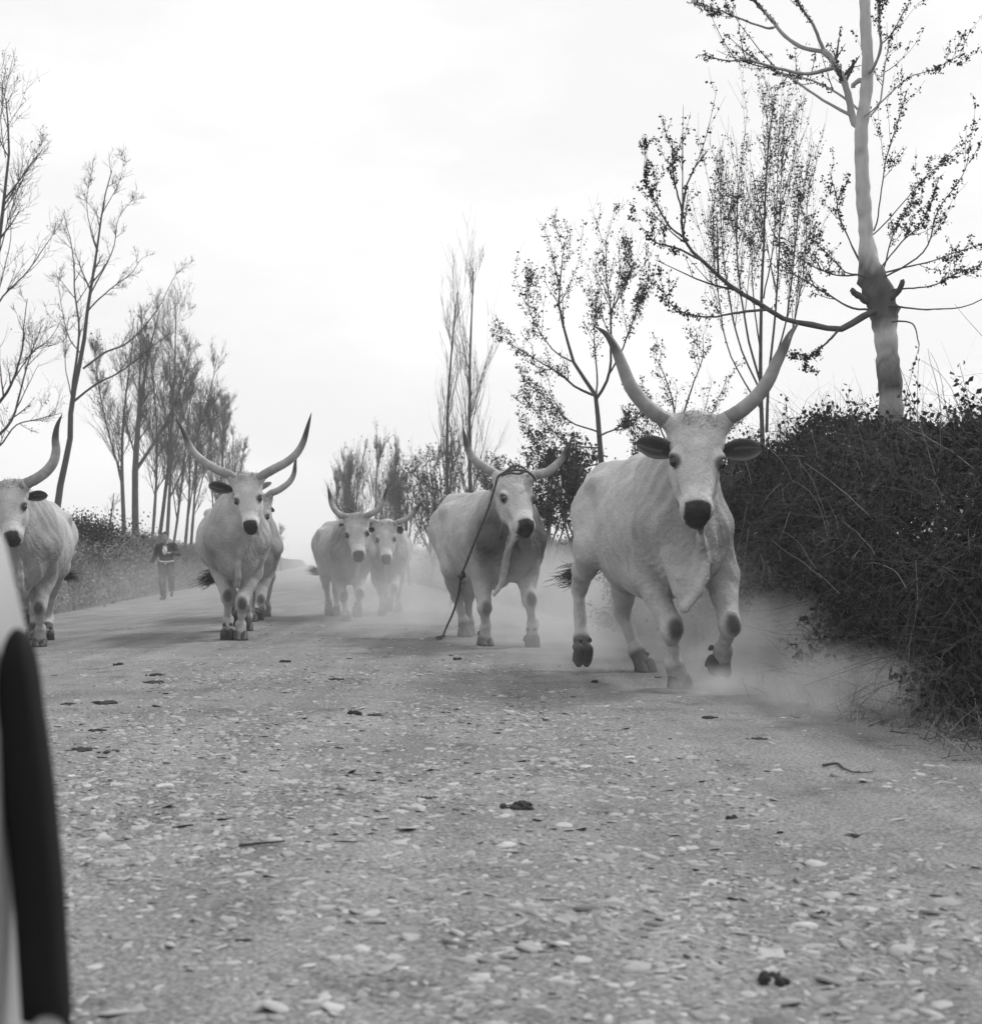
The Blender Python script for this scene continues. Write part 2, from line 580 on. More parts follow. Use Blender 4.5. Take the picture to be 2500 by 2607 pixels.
    for i in range(7):
        q = (i - 3) / 3.0
        a0 = H(0.50, 0.10 * q, -0.44 - 0.06 * abs(q))
        b0 = L(0.74 - 0.10 * abs(q), 0.17 * q * (1 if l[0] * rv[0] > 0 else -1), 0.80 + 0.10 * abs(q) + gp.uniform(-0.05, 0.05))
        m0 = a0 * 0.5 + b0 * 0.5 + np.array([0, -0.01, -0.015]) * s
        pc_ = cr(np.array([a0, m0, b0]), 7)
        for j in range(6):
            v.cap(pc_[j], pc_[j + 1], 0.026 * s, 0.026 * s, 0.013)
    # head
    hs = sp.get('hw', 1.0)
    v.ell(H(0.16, 0, -0.15), RH, np.array((0.30, 0.285 * hs, 0.18)) * Lh, 0.03)
    v.cap(H(0.20, 0, -0.14), H(0.52, 0, -0.13), 0.245 * hs * Lh, 0.19 * hs * Lh, 0.03, flat=(fv, 0.6))
    v.cap(H(0.35, 0, -0.10), H(0.90, 0, -0.10), 0.155 * hs * Lh, 0.135 * hs * Lh, 0.03)
    v.ell(H(0.96, 0, -0.12), RH, np.array((0.125, 0.168 * hs, 0.145)) * Lh, 0.03)
    v.ell(H(1.05, 0, -0.18), RH, np.array((0.085, 0.10 * hs, 0.08)) * Lh, 0.025)
    v.cap(H(0.02, -0.21, -0.10), H(0.02, 0.21, -0.10), 0.10 * Lh, 0.10 * Lh, 0.04)
    v.ell(H(-0.03, 0, -0.08), RH, np.array((0.07, 0.17, 0.08)) * Lh, 0.03)
    for sg in (-1, 1):
        v.ell(H(0.43, sg * 0.215 * hs, -0.07), RH, np.array((0.10, 0.065, 0.06)) * Lh, 0.035)
        v.cap(H(0.36, sg * 0.10, -0.34), H(0.98, sg * 0.045, -0.24), 0.125 * Lh, 0.085 * Lh, 0.04)
        v.ell(H(0.48, sg * 0.15 * hs, -0.27), RH, np.array((0.24, 0.085, 0.16)) * Lh, 0.05)
        v.ell(H(0.64, sg * 0.12 * hs, -0.09), RH, np.array((0.16, 0.05, 0.05)) * Lh, 0.04)
        v.ell(H(0.485, sg * 0.272 * hs, -0.055), RH, np.array((0.06, 0.05, 0.05)) * Lh, 0.02, 'c')
        v.cap(H(0.935, sg * 0.10, 0.05), H(0.985, sg * 0.075, 0.03), 0.046 * Lh, 0.03 * Lh, 0.012, op='c')
    for key in ('hornL', 'hornR'):
        h0, h1 = P(*sp[key][0]), P(*sp[key][1])
        sg = 1 if (h0 - p0) @ rv > 0 else -1
        v.cap(H(0.11, sg * 0.15, -0.13), h0 + unit(h1 - h0) * 0.01, 0.10 * Lh, sp.get('hr', 0.05) * 1.04, 0.035)
    v.cap(H(1.055, -0.14, -0.02), H(1.055, 0.14, -0.02), 0.018 * Lh, 0.018 * Lh, 0.012, op='c')
    # legs
    thick = sp.get('lt', 1.0)
    for k, (e, kn, ft, hf) in legs.items():
        front = k[0] == 'F'
        side = -1 if k[1] == 'L' else 1
        # the picture's left is the animal's right
        yl = -side if l[0] > 0 else side
        yl = 1 if (side * l[0]) > 0 else -1
        hv = np.array([0, 0, 0.055 * s])
        top = hf + unit(ft - hf) * 0.075 * s
        if front:
            sh = L(0.52, yl * 0.20, 0.95)
            v.cap(sh, e, 0.15 * s, 0.105 * s * thick, 0.07, flat=(l, 0.8))
            v.cap(L(0.30, yl * 0.21, 0.95), e, 0.13 * s, 0.10 * s * thick, 0.07, flat=(l, 0.8))
            m = e * 0.62 + kn * 0.38
            v.cap(e, m, 0.098 * s * thick, 0.074 * s * thick, 0.04)
            v.cap(m, kn, 0.076 * s * thick, 0.063 * s * thick, 0.04)
            v.ell(kn + f * 0.012, np.array([f, l, unit(e - ft) if True else f]), np.array((0.058, 0.058, 0.085)) * s * thick, 0.035)
            v.cap(kn, kn * 0.45 + ft * 0.55, 0.055 * s, 0.037 * s, 0.03)
            v.cap(kn * 0.45 + ft * 0.55, ft, 0.037 * s, 0.038 * s, 0.025)
            v.cap(kn - f * 0.045 * s, ft - f * 0.04 * s, 0.018 * s, 0.018 * s, 0.012)
            v.ell(ft, RB, np.array((0.052, 0.051, 0.052)) * s, 0.025)
            v.cap(ft, top, 0.047 * s, 0.056 * s, 0.03)
        else:
            hip = L(-0.62, yl * 0.17, 1.08)
            v.cap(hip, e, 0.20 * s, 0.125 * s, 0.08, flat=(l, 0.75))
            v.cap(L(-0.80, yl * 0.14, 1.05), e * 0.5 + kn * 0.5, 0.15 * s, 0.085 * s, 0.08, flat=(l, 0.7))
            m = e * 0.5 + kn * 0.5
            v.cap(e, m, 0.125 * s, 0.085 * s * thick, 0.05, flat=(l, 0.8))
            v.cap(m, kn, 0.085 * s * thick, 0.055 * s * thick, 0.04)
            v.ell(kn, RB, np.array((0.07, 0.055, 0.085)) * s, 0.03)
            back = kn - f * 0.07 * s + np.array([0, 0, 0.06 * s])
            v.cap(kn, back, 0.045 * s, 0.03 * s, 0.03)
            v.cap(m - f * 0.06 * s, back, 0.04 * s, 0.022 * s, 0.03)
            v.cap(kn, ft, 0.045 * s, 0.038 * s, 0.025)
            v.cap(back, ft - f * 0.045 * s, 0.020 * s, 0.018 * s, 0.012)
            v.ell(ft, RB, np.array((0.058, 0.056, 0.06)) * s, 0.03)
            v.cap(ft, top, 0.048 * s, 0.057 * s, 0.03)
    for extra in sp.get('extra', []):
        if callable(extra):
            extra(v, L, H, legs, s)
    V, Q = v.mesh()
    nr = vnormals(V, Q)
    # anatomy coordinates of every vertex
    d = V - base
    X = (d @ f) / sx
    Yl = (d @ l) / s
    Z = d[:, 2] / s
    dh = V - p0
    ht, hr, hf_ = dh @ a / Lh, dh @ rv / Lh, dh @ fv / Lh
    inhead = (ht > -0.2) & (ht < 1.3) & (np.abs(hr) < 0.45) & (hf_ > -0.42) & (hf_ < 0.3)
    # skin relief: ribs, neck folds, general unevenness
    rib = np.sin((X + 0.25 * (Z - 1.0)) * 62) * sstep(-0.42, -0.3, X) * sstep(0.28, 0.1, X) * sstep(0.70, 0.85, Z) * sstep(1.28, 1.15, Z)
    neck = sstep(0.36, 0.52, X) * sstep(0.62, 0.8, Z) * np.where(inhead & (hf_ > -0.30), 0, 1)
    fold = np.sin((X * 1.0 - Z * 0.22) * 66 + 2.6 * wob(V, 3.5, 3.0)) * neck * sstep(0.25, 0.8, np.abs(nr @ l)) * sstep(-0.9, 0.5, wob(V, 4.0, 9.0))
    V = V + nr * (0.008 * rib + 0.0065 * s * fold * sp.get('fold', 1.0) + (0.009 * wob(V, 8.0, 1.0) + 0.004 * wob(V, 19.0, 6.0)) * np.where(inhead, 0.25, 1.0))[:, None]
    wr = np.sin((np.abs(Yl) * 1.6 + Z * 0.9) * 80 + 6.0 * wob(V, 5.0, 7.0) + 2.0 * wob(V, 15.0, 2.0)) * sstep(0.45, 0.6, X) * sstep(1.15, 0.95, Z) * sstep(0.55, 0.65, Z) * np.where(inhead & (hf_ > -0.3), 0, 1) * sstep(-0.2, 0.5, wob(V, 5.0, 12.0))
    V = V + nr * (0.0022 * s * wr)[:, None]
    # coat markings, plus body shading painted into the darker neck and chest
    tone = np.full(len(V), sp.get('tone', 0.60) * 0.99)
    dk = sp.get('dark', 0.0)
    mass = np.exp(-(((X - 0.60) / 0.30) ** 2 + ((Z - 0.98) / 0.34) ** 2)) * np.where(inhead, 0.15, 1)
    tone *= 1 - dk * np.clip(mass * 1.2, 0, 1)
    tone *= 1 + 0.10 * wob(V, 4.0, 5.0) * np.where(inhead, 0.3, 1.0) + 0.05 * wob(V, 11.0, 2.0)
    tone *= np.where(inhead & (hf_ > -0.3), 1.06, 1.0)
    tone *= 1 - 0.22 * np.where(inhead, sstep(0.16, 0.02, ht) * (0.6 + 0.4 * wob(V, 30, 4.0)), 0)
    for k, (e, kn, ft, hf) in legs.items():
        dd = np.linalg.norm((V - kn - f * 0.055 * s) * np.array([1, 1, 0.7]), axis=1)
        if k[0] == 'F':
            facing = nr @ f
            tone = tone * (1 - sp.get('knee', 0.8) * sstep(0.066 * s, 0.028 * s, dd) * sstep(0.1, 0.4, facing))
        df = np.linalg.norm(V - (ft * 0.45 + hf * 0.55), axis=1)
        tone = tone * (1 - (sp.get('past', 0.45) if k[0] == 'F' else 0.8) * sstep(0.115 * s, 0.07 * s, df))
    # head: dark nose pad and lips, pale ring round the muzzle, dark eye rims
    hm = inhead & (hf_ > -0.34)
    ring = np.where(hm, sstep(0.72, 0.80, ht) * sstep(0.93, 0.88, ht), 0)
    tone = tone * (1 + 0.22 * ring)
    edge = 0.94 + 0.25 * np.clip(np.abs(hr) - 0.09, 0, 1)
    nose = np.where(hm, sstep(edge - 0.012, edge + 0.012, ht) * sstep(-0.20, -0.15, hf_ + 0.0) * sstep(0.134, 0.118, np.abs(hr) - 0.03 * (ht - 1.0)), 0)
    lip = np.where(hm, sstep(1.03, 1.05, ht) * sstep(1.30, 1.25, ht) * sstep(-0.30, -0.24, hf_) * sstep(0.115, 0.095, np.abs(hr)), 0)
    tone = tone * (1 - nose) + 0.042 * nose
    tone = tone * (1 - 0.8 * lip) + 0.028 * 0.8 * lip
    for sg in (-1, 1):
        er = H(0.482, sg * 0.238 * hs, -0.055)
        de = np.linalg.norm((V - er), axis=1) / Lh
        tone = tone * (1 - 0.8 * sstep(0.105, 0.055, de))
    obj('body', V, Q, M_COAT, root, base, tone=tone)
    # eyes
    for sg in (-1, 1):
        ec = H(0.480, sg * 0.234 * hs, -0.062)
        ms = Vol(ec - 0.05, ec + 0.05, 0.009)
        ms.ell(ec, RH, np.array((0.056, 0.040, 0.046)) * Lh, 0.001)
        ev, eq = ms.mesh()
        obj('eye', ev, eq, M_EYE, root, base)
    # horns
    for key, sg in (('hornL', -1), ('hornR', 1)):
        if key not in sp:
            continue
        hp = [P(*p) for p in sp[key]]
        sgn = 1 if (hp[0] - p0) @ rv > 0 else -1
        pts = np.vstack([[H(0.10, sgn * 0.14, -0.14)], hp])
        hv_, hq, ht_ = horn_tube(pts, sp.get('hr', 0.05), sp.get('hbase', 0.1))
        obj('horn', hv_, hq, M_HORN, root, base, tone=ht_)
    # rough hair on the crown of the head
    gh = np.random.default_rng(3)
    nh = 260
    hp_ = np.array([H(gh.uniform(-0.06, 0.13), gh.uniform(-0.19, 0.19), 0.0) for _ in range(nh)])
    hp_ += np.array([fv * gh.uniform(-0.12, 0.03) * Lh for _ in range(nh)])
    hd_ = unit(-a * 0.5 + fv * 0.5 + gh.normal(0, 0.55, (nh, 3)))
    tN = np.linspace(0, 1, 4)[None, :, None]
    hl_ = gh.uniform(0.03, 0.07, nh)[:, None, None]
    hc_ = hp_[:, None] + hd_[:, None] * hl_ * tN + np.array([0, -0.012, -0.015]) * tN ** 2
    hv3, hq3 = tubes(hc_, np.broadcast_to(0.0026 * (1 - 0.6 * tN[..., 0]), (nh, 4)), 3)
    obj('forelock', hv3, hq3, M_COAT, root, base, tone=np.repeat(sp.get('tone', 0.45) * gh.uniform(0.5, 0.95, nh), 12))
    # ears
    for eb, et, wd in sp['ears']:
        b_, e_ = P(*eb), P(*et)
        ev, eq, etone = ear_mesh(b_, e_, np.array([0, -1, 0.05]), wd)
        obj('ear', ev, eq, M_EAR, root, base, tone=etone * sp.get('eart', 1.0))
    # hooves
    hme = hoof_mesh(s * sp.get('hs', 1.0))
    hme.materials.append(M_HOOF)
    for k, (e, kn, ft, hf) in legs.items():
        flex = sp.get('flex', {}).get(k, 0.0)
        o = bpy.data.objects.new('hoof', hme)
        COL.objects.link(o)
        o.parent = root
        hd = f * math.cos(math.radians(flex)) - np.array([0, 0, 1]) * math.sin(math.radians(flex))
        upv = np.array([0, 0, 1]) * math.cos(math.radians(flex)) + f * math.sin(math.radians(flex))
        lat = np.cross(upv, hd)
        o.matrix_local = Matrix(((hd[0], lat[0], upv[0], hf[0] - base[0]), (hd[1], lat[1], upv[1], hf[1] - base[1]), (hd[2], lat[2], upv[2], hf[2] - base[2]), (0, 0, 0, 1)))
    # tail
    dt_ = L(-1.12, 0, 1.0)[1] - sp['tail'][0][2]
    tp = [L(-0.92, 0, 1.30), L(-1.03, 0, 1.20)] + [P(p[0], p[1], p[2] + dt_) for p in sp['tail']]
    tcv = cr(tp, 20)
    tv, tq = tubes(tcv[None], np.linspace(0.038, 0.016, 20)[None] * s, 8, cap=True)
    obj('tail', tv, tq, M_COAT, root, base, tone=np.full(len(tv), 0.45))
    hv2, hq2 = hair_tuft(tcv[-3], P(sp['tuft'][0], sp['tuft'][1], sp['tuft'][2] + dt_), 130, sp.get('tsp', 0.035), 5)
    obj('tail_tuft', hv2, hq2, M_HAIR, root, base)
    return root, L, H

def ppl(d, *uv):
    """pixel polyline at one depth, or (u, v, d) triples kept as they are"""
    return [(p[0], p[1], p[2] if len(p) > 2 else d) for p in uv]

def brisket_fold(v, L, H, legs, s):
    """broad wedge of loose skin narrowing to the hairy tip between the forelegs"""
    tip = P(1740, 1548, 9.08)
    for u in (1706, 1725, 1746, 1768, 1788):
        v.cap(P(u, 1420, 9.18), P(u * 0.45 + 1742 * 0.55, 1500, 9.10), 0.07, 0.042, 0.03)
    v.cap(P(1746, 1480, 9.12), tip, 0.085, 0.024, 0.05)
SPECS = []
SPECS.append(dict(
    label='nearest pale ox with wide lyre horns, both dark ears spread, galloping beside the dark hedge',
    lat=0.88, C=(1719, 9.6), R=(1566, 11.0), s=1.14, h=0.0105, tone=0.47, fold=1.3, hbase=0.16, dark=0.25, belly=0.98,
    poll=(1777, 1062, 9.0), nose=(1778, 1291, 8.72), hr=0.051,
    hornL=ppl(9.0, (1700, 1072), (1674, 1057), (1632, 1020, 8.95), (1604, 980, 8.9), (1584, 930, 8.88), (1565, 884, 8.9), (1543, 850, 8.95), (1512, 829, 9.0)),
    hornR=ppl(9.0, (1848, 1069), (1885, 1046), (1926, 1010, 8.95), (1956, 968, 8.9), (1978, 920, 8.88), (1998, 880, 8.9), (2012, 850, 8.95), (2035, 819, 9.0)),
    ears=[((1722, 1150, 9.0), (1617, 1132, 8.95), 0.076), ((1836, 1150, 9.0), (1940, 1137, 8.95), 0.074)],
    legs=dict(FL=[(1650, 1462, 9.75), (1711, 1602, 9.42), (1716, 1692, 9.55), (1732, 1745, 9.5, 'p')],
              FR=[(1838, 1470, 9.7), (1857, 1588, 9.3), (1842, 1655, 9.5), (1828, 1708, 9.5)],
              HL=[(1500, 1400, 10.75), (1474, 1496, 11.45), (1480, 1625, 11.2), (1481, 1668, 11.1)],
              HR=[(1592, 1440, 10.6), (1586, 1560, 11.2), (1618, 1655, 11.0), (1644, 1702, 10.9, 'p')]),
    flex=dict(FR=25, HL=72, HR=0), extra=[brisket_fold],
    dewlap=[(1783, 1350, 8.85), (1792, 1405, 9.05), (1792, 1455, 9.05), (1778, 1500, 9.04), (1748, 1545, 9.06)],
    tail=[(1552, 1300, 11.9), (1548, 1400, 11.9), (1530, 1452, 11.9)], tuft=(1424, 1474, 11.8), tsp=0.045))
SPECS.append(dict(
    label='ox trailing a rope from its horns, dark chest, head turned toward the hedge',
    C=(1290, 14.4), R=(1172, 15.85), s=1.13, h=0.0135, tone=0.45, hw=1.07, dark=0.8, fold=1.0, hbase=0.1, hr=0.05, turn=28,
    poll=(1308, 1205, 13.75), nose=(1341, 1332, 13.35),
    hornL=ppl(13.8, (1264, 1210), (1243, 1195), (1213, 1174), (1194, 1148), (1185, 1118), (1178, 1086)),
    hornR=ppl(13.75, (1358, 1212), (1390, 1204), (1416, 1184), (1435, 1161), (1449, 1135), (1455, 1110)),
    ears=[((1268, 1232, 13.95), (1247, 1250, 14.2), 0.06), ((1352, 1242, 14.0), (1356, 1256, 14.25), 0.04)], eart=3.0,
    legs=dict(FL=[(1228, 1478, 14.6), (1233, 1549, 14.25), (1236, 1595, 14.4), (1236, 1642, 14.35, 'p')],
              FR=[(1342, 1461, 14.4), (1347, 1526, 14.05), (1355, 1588, 14.3), (1353, 1641, 14.15)],
              HL=[(1148, 1440, 15.4), (1160, 1512, 16.2), (1181, 1580, 16.1), (1184, 1618, 16.05, 'p')],
              HR=[(1205, 1445, 15.4), (1194, 1520, 16.3), (1192, 1578, 16.3), (1194, 1612, 16.3, 'p')]),
    flex=dict(FR=35),
    dewlap=[(1318, 1352, 13.45), (1292, 1405, 13.7), (1284, 1450, 13.8), (1274, 1490, 13.85), (1258, 1512, 13.9)],
    tail=[(1165, 1330, 17.0), (1163, 1420, 17.1), (1160, 1470, 17.1)], tuft=(1165, 1530, 17.1)))
SPECS.append(dict(
    label='pale ox with long pointed horns, alone at the front in the road middle',
    C=(602, 15.6), R=(586, 17.2), s=1.13, h=0.0135, tone=0.47, hw=0.95, dark=0.36, fold=0.9, hr=0.05, belly=1.12,
    poll=(626, 1212, 14.9), nose=(636, 1333, 14.65),
    hornL=ppl(14.9, (588, 1211), (558, 1198), (523, 1178), (494, 1152), (478, 1123), (465, 1094), (446, 1061)),
    hornR=ppl(14.9, (667, 1212), (696, 1195), (732, 1175), (757, 1152), (773, 1123), (783, 1088), (793, 1050)),
    ears=[((590, 1247, 15.0), (530, 1238, 15.1), 0.068), ((662, 1246, 15.05), (684, 1226, 15.5), 0.045)],
    legs=dict(FL=[(560, 1448, 15.9), (579, 1517, 15.45), (581, 1580, 15.65), (579, 1624, 15.5)],
              FR=[(643, 1455, 15.8), (616, 1537, 15.35), (613, 1590, 15.5), (613, 1626, 15.4, 'p')],
              HL=[(560, 1420, 16.8), (590, 1510, 17.5), (592, 1555, 17.6), (597, 1582, 17.4)],
              HR=[(625, 1430, 16.9), (630, 1520, 17.6), (630, 1570, 17.6), (628, 1604, 17.5, 'p')]),
    flex=dict(FL=50, HL=60),
    tail=[(590, 1330, 18.4), (580, 1420, 18.3), (556, 1458, 18.2)], tuft=(510, 1484, 18.1), tsp=0.05))
SPECS.append(dict(
    label='ox half hidden behind the middle ox, one curved horn showing beside it',
    C=(655, 20.3), R=(642, 21.9), s=1.10, h=0.02, tone=0.43, dark=0.4, hr=0.05,
    poll=(660, 1264, 19.6), nose=(652, 1368, 19.45),
    hornL=ppl(19.6, (638, 1262), (624, 1254), (612, 1246, 19.5), (604, 1236, 19.35), (600, 1226, 19.15), (602, 1216, 18.95)),
    hornR=ppl(19.6, (687, 1258), (709, 1248), (735, 1229), (748, 1207), (752, 1178), (755, 1157)),
    ears=[((632, 1285, 19.7), (592, 1290, 19.8), 0.06), ((686, 1290, 19.8), (697, 1304, 20.2), 0.045)],
    legs=dict(FL=[(640, 1462, 20.5), (641, 1512, 20.15), (643, 1555, 20.25), (643, 1582, 20.1, 'p')],
              FR=[(676, 1462, 20.5), (664, 1526, 20.1), (668, 1550, 20.6), (659, 1572, 20.6)],
              HL=[(615, 1430, 21.4), (618, 1503, 22.2), (620, 1545, 22.2), (620, 1568, 22.0, 'p')],
              HR=[(690, 1430, 21.4), (682, 1503, 22.2), (680, 1545, 22.2), (678, 1566, 22.1, 'p')]),
    flex=dict(FR=65),
    tail=[(640, 1380, 23.0), (640, 1440, 23.0), (640, 1470, 23.0)], tuft=(640, 1500, 23.0)))
SPECS.append(dict(
    label='dark-necked ox of the distant pair, left of its partner, tail flicked out',
    C=(893, 20.5), R=(846, 22.2), s=1.04, h=0.018, tone=0.41, hw=1.06, dark=0.5, hr=0.047,
    poll=(906, 1312, 19.7), nose=(912, 1410, 19.45),
    hornL=ppl(19.7, (883, 1316), (866, 1311), (851, 1296), (843, 1279), (839, 1258), (834, 1236)),
    hornR=ppl(19.7, (930, 1316), (949, 1306), (968, 1292), (977, 1271), (982, 1251), (989, 1236)),
    ears=[((880, 1338, 19.9), (862, 1345, 20.3), 0.05), ((931, 1336, 19.9), (948, 1334, 20.1), 0.05)],
    legs=dict(FL=[(862, 1478, 20.6), (874, 1518, 20.4), (879, 1556, 20.5), (880, 1580, 20.4, 'p')],
              FR=[(914, 1474, 20.6), (916, 1512, 20.15), (913, 1538, 20.5), (909, 1558, 20.5)],
              HL=[(826, 1448, 21.8), (830, 1492, 22.6), (836, 1535, 22.6), (837, 1560, 22.4)],
              HR=[(866, 1448, 21.8), (856, 1502, 22.5), (857, 1546, 22.4), (857, 1569, 22.3, 'p')]),
    flex=dict(FR=60, HL=65),
    tail=[(838, 1380, 23.2), (832, 1440, 23.2), (818, 1465, 23.2)], tuft=(790, 1452, 23.1)))
SPECS.append(dict(
    label='ox farther back in the distant pair, its hooves lost in rising dust',
    C=(985, 22.3), R=(1000, 23.9), s=1.04, h=0.019, tone=0.45, dark=0.42, hr=0.047,
    poll=(981, 1331, 21.5), nose=(983, 1418, 21.25),
    hornL=ppl(21.5, (956, 1330), (932, 1322), (908, 1308), (882, 1292)),
    hornR=ppl(21.5, (1009, 1332), (1037, 1320), (1056, 1299), (1068, 1285), (1080, 1273)),
    ears=[((955, 1346, 21.6), (930, 1352, 21.8), 0.055), ((1008, 1344, 21.6), (1027, 1354, 21.8), 0.06)],
    legs=dict(FL=[(962, 1474, 22.5), (971, 1505, 22.2), (973, 1540, 22.35), (973, 1566, 22.2, 'p')],
              FR=[(1004, 1470, 22.5), (1005, 1497, 22.0), (996, 1528, 22.3), (990, 1546, 22.3)],
              HL=[(980, 1450, 23.6), (982, 1500, 24.2), (984, 1535, 24.2), (984, 1558, 24.0, 'p')],
              HR=[(1018, 1450, 23.6), (1015, 1500, 24.2), (1014, 1535, 24.2), (1014, 1558, 24.0, 'p')]),
    flex=dict(FR=60),
    tail=[(1003, 1380, 25.0), (1003, 1440, 25.0), (1003, 1470, 25.0)], tuft=(1003, 1505, 25.0)))
SPECS.append(dict(
    label='ox beside the parked car, thick upright horn over its right side, half out of frame',
    C=(70, 14.9), R=(117, 16.6), s=1.13, h=0.0135, tone=0.43, hw=1.04, dark=0.40, fold=1.3, hr=0.058,
    poll=(20, 1230, 14.2), nose=(27, 1362, 13.95),
    hornL=ppl(14.2, (-26, 1231), (-52, 1219), (-78, 1199), (-95, 1176), (-102, 1146), (-100, 1116), (-105, 1083), (-118, 1053)),
    hornR=ppl(14.2, (67, 1232), (92, 1219), (118, 1200), (136, 1176), (143, 1146), (141, 1116), (146, 1083), (159, 1053)),
    ears=[((-18, 1266, 14.3), (-72, 1262, 14.3), 0.06), ((68, 1266, 14.3), (122, 1258, 14.35), 0.058)],
    legs=dict(FL=[(40, 1465, 15.2), (62, 1490, 14.75), (64, 1540, 15.2), (58, 1575, 15.3)],
              FR=[(118, 1465, 15.2), (100, 1548, 14.95), (103, 1602, 15.15), (101, 1637, 15.1, 'p')],
              HL=[(85, 1440, 16.2), (80, 1520, 16.9), (80, 1580, 16.8), (78, 1620, 16.6, 'p')],
              HR=[(150, 1440, 16.2), (128, 1520, 16.9), (124, 1578, 16.8), (122, 1624, 16.5)]),
    flex=dict(FL=70, HR=72),
    tail=[(140, 1350, 17.8), (140, 1430, 17.8), (152, 1465, 17.8)], tuft=(188, 1470, 17.8)))

# ------------------------------------------------------------------ ground, road, banks
M_ROAD = mat('road_dirt', 0.158, 0.255, rough=0.95, scale=0.9, detail=12, bump=0.6, bscale=55, spec=0.1, bdist=0.02)
M_BANK = mat('bank_earth', 0.06, 0.13, rough=1.0, scale=3.0, detail=8, bump=0.8, bscale=12, spec=0.05, bdist=0.05)
M_FIELD = mat('field', 0.10, 0.18, rough=1.0, scale=0.6, bump=0.4, bscale=4, spec=0.05)
M_STONE = mat('stone', 0.8, 1.15, rough=0.9, scale=30, bump=0.2, attr=True, spec=0.2)

def road_extra():
    """finer gravel speckle and darker damp or dung-stained patches over the road dirt"""
    t = M_ROAD.node_tree
    b = t.nodes['Principled BSDF']
    src = b.inputs['Base Color'].links[0].from_socket
    co = N(t, 'ShaderNodeTexCoord')
    sp = N(t, 'ShaderNodeTexNoise')
    sp.inputs['Scale'].default_value = 75
    sp.inputs['Detail'].default_value = 3
    t.links.new(co.outputs['Object'], sp.inputs['Vector'])
    r = N(t, 'ShaderNodeMapRange')
    for i, v in (('From Min', 0.33), ('From Max', 0.68), ('To Min', 0.6), ('To Max', 1.42)):
        r.inputs[i].default_value = v
    t.links.new(sp.outputs['Fac'], r.inputs['Value'])
    pa = N(t, 'ShaderNodeTexNoise')
    pa.inputs['Scale'].default_value = 2.4
    pa.inputs['Detail'].default_value = 9
    pa.inputs['Roughness'].default_value = 0.7
    t.links.new(co.outputs['Object'], pa.inputs['Vector'])
    r2 = N(t, 'ShaderNodeMapRange')
    for i, v in (('From Min', 0.54), ('From Max', 0.70), ('To Min', 1.0), ('To Max', 0.5)):
        r2.inputs[i].default_value = v
    t.links.new(pa.outputs['Fac'], r2.inputs['Value'])
    m1 = N(t, 'ShaderNodeMath', operation='MULTIPLY')
    m2 = N(t, 'ShaderNodeMath', operation='MULTIPLY')
    t.links.new(r.outputs[0], m1.inputs[0])
    t.links.new(r2.outputs[0], m1.inputs[1])
    # long pale and dark streaks left by wheels, running with the road
    ms = N(t, 'ShaderNodeMapping')
    ms.inputs['Rotation'].default_value = (0, 0, -math.atan(-SL))
    ms.inputs['Scale'].default_value = (3.6, 0.16, 1)
    t.links.new(co.outputs['Object'], ms.inputs['Vector'])
    st = N(t, 'ShaderNodeTexNoise')
    st.inputs['Scale'].default_value = 1.0
    st.inputs['Detail'].default_value = 5
    t.links.new(ms.outputs[0], st.inputs['Vector'])
    r3 = N(t, 'ShaderNodeMapRange')
    for i, v in (('From Min', 0.3), ('From Max', 0.7), ('To Min', 0.8), ('To Max', 1.2)):
        r3.inputs[i].default_value = v
    t.links.new(st.outputs['Fac'], r3.inputs['Value'])
    m3 = N(t, 'ShaderNodeMath', operation='MULTIPLY')
    t.links.new(m1.outputs[0], m3.inputs[0])
    t.links.new(r3.outputs[0], m3.inputs[1])
    t.links.new(m3.outputs[0], m2.inputs[0])
    t.links.new(src, m2.inputs[1])
    t.links.new(m2.outputs[0], b.inputs['Base Color'])
road_extra()

def n2(x, y, f, seed=0.0):
    return (np.sin(x * f * 1.3 + seed + 1.7 * np.sin(y * f * 0.9 + seed)) + np.sin(y * f * 1.7 + 2 * seed + 1.3 * np.sin(x * f * 1.1 - seed))) * 0.5
def gridmesh(name, A, Bv, fn, m, **kw):
    """A x B parameter grid; fn gives world x, y, z"""
    a, b = np.meshgrid(A, Bv, indexing='ij')
    x, y, z = fn(a, b)
    V = np.stack([x, y, z], -1).reshape(-1, 3)
    na, nb_ = len(A), len(Bv)
    i = np.arange(na * nb_).reshape(na, nb_)
    q = np.stack([i[:-1, :-1], i[1:, :-1], i[1:, 1:], i[:-1, 1:]], -1).reshape(-1, 4)
    return obj(name, V, q, m, **kw)

gl = np.array([-280, -60, -20, 20, 60, 280.0])
g0 = gridmesh('ground', gl, np.array([-30, -10, 0, 60, 200, 600.0]), lambda a, b: (a, b, a * 0 - 0.25), M_FIELD, kind='structure')

def road_rel(t, y):
    near = np.clip((16 - y) / 8, 0, 1)
    rel = 0.010 * n2(t, y, 2.2, 1.0) + 0.006 * n2(t, y, 6.1, 2.0) + 0.004 * n2(t, y, 14.0, 0.4)
    rut = -0.018 * np.exp(-((t + 1.75) / 0.22) ** 2) - 0.012 * np.exp(-((t - 1.2) / 0.3) ** 2)
    return (rel + rut) * (0.3 + 0.7 * near)
def road_z(x, y):
    return ground_z(x, y) + road_rel(x - SL * y, y)
yy = np.concatenate([np.linspace(-8, 1.4, 12), np.linspace(1.6, 6, 110), np.linspace(6.1, 16, 130), np.geomspace(16.4, 400, 60)])
tt_ = np.linspace(-5.2, 3.7, 145)
def road_fn(t, y):
    x = t + SL * y
    return x, y, ground_z(x, y) + road_rel(t, y)
gridmesh('road', tt_, yy, road_fn, M_ROAD, kind='structure')

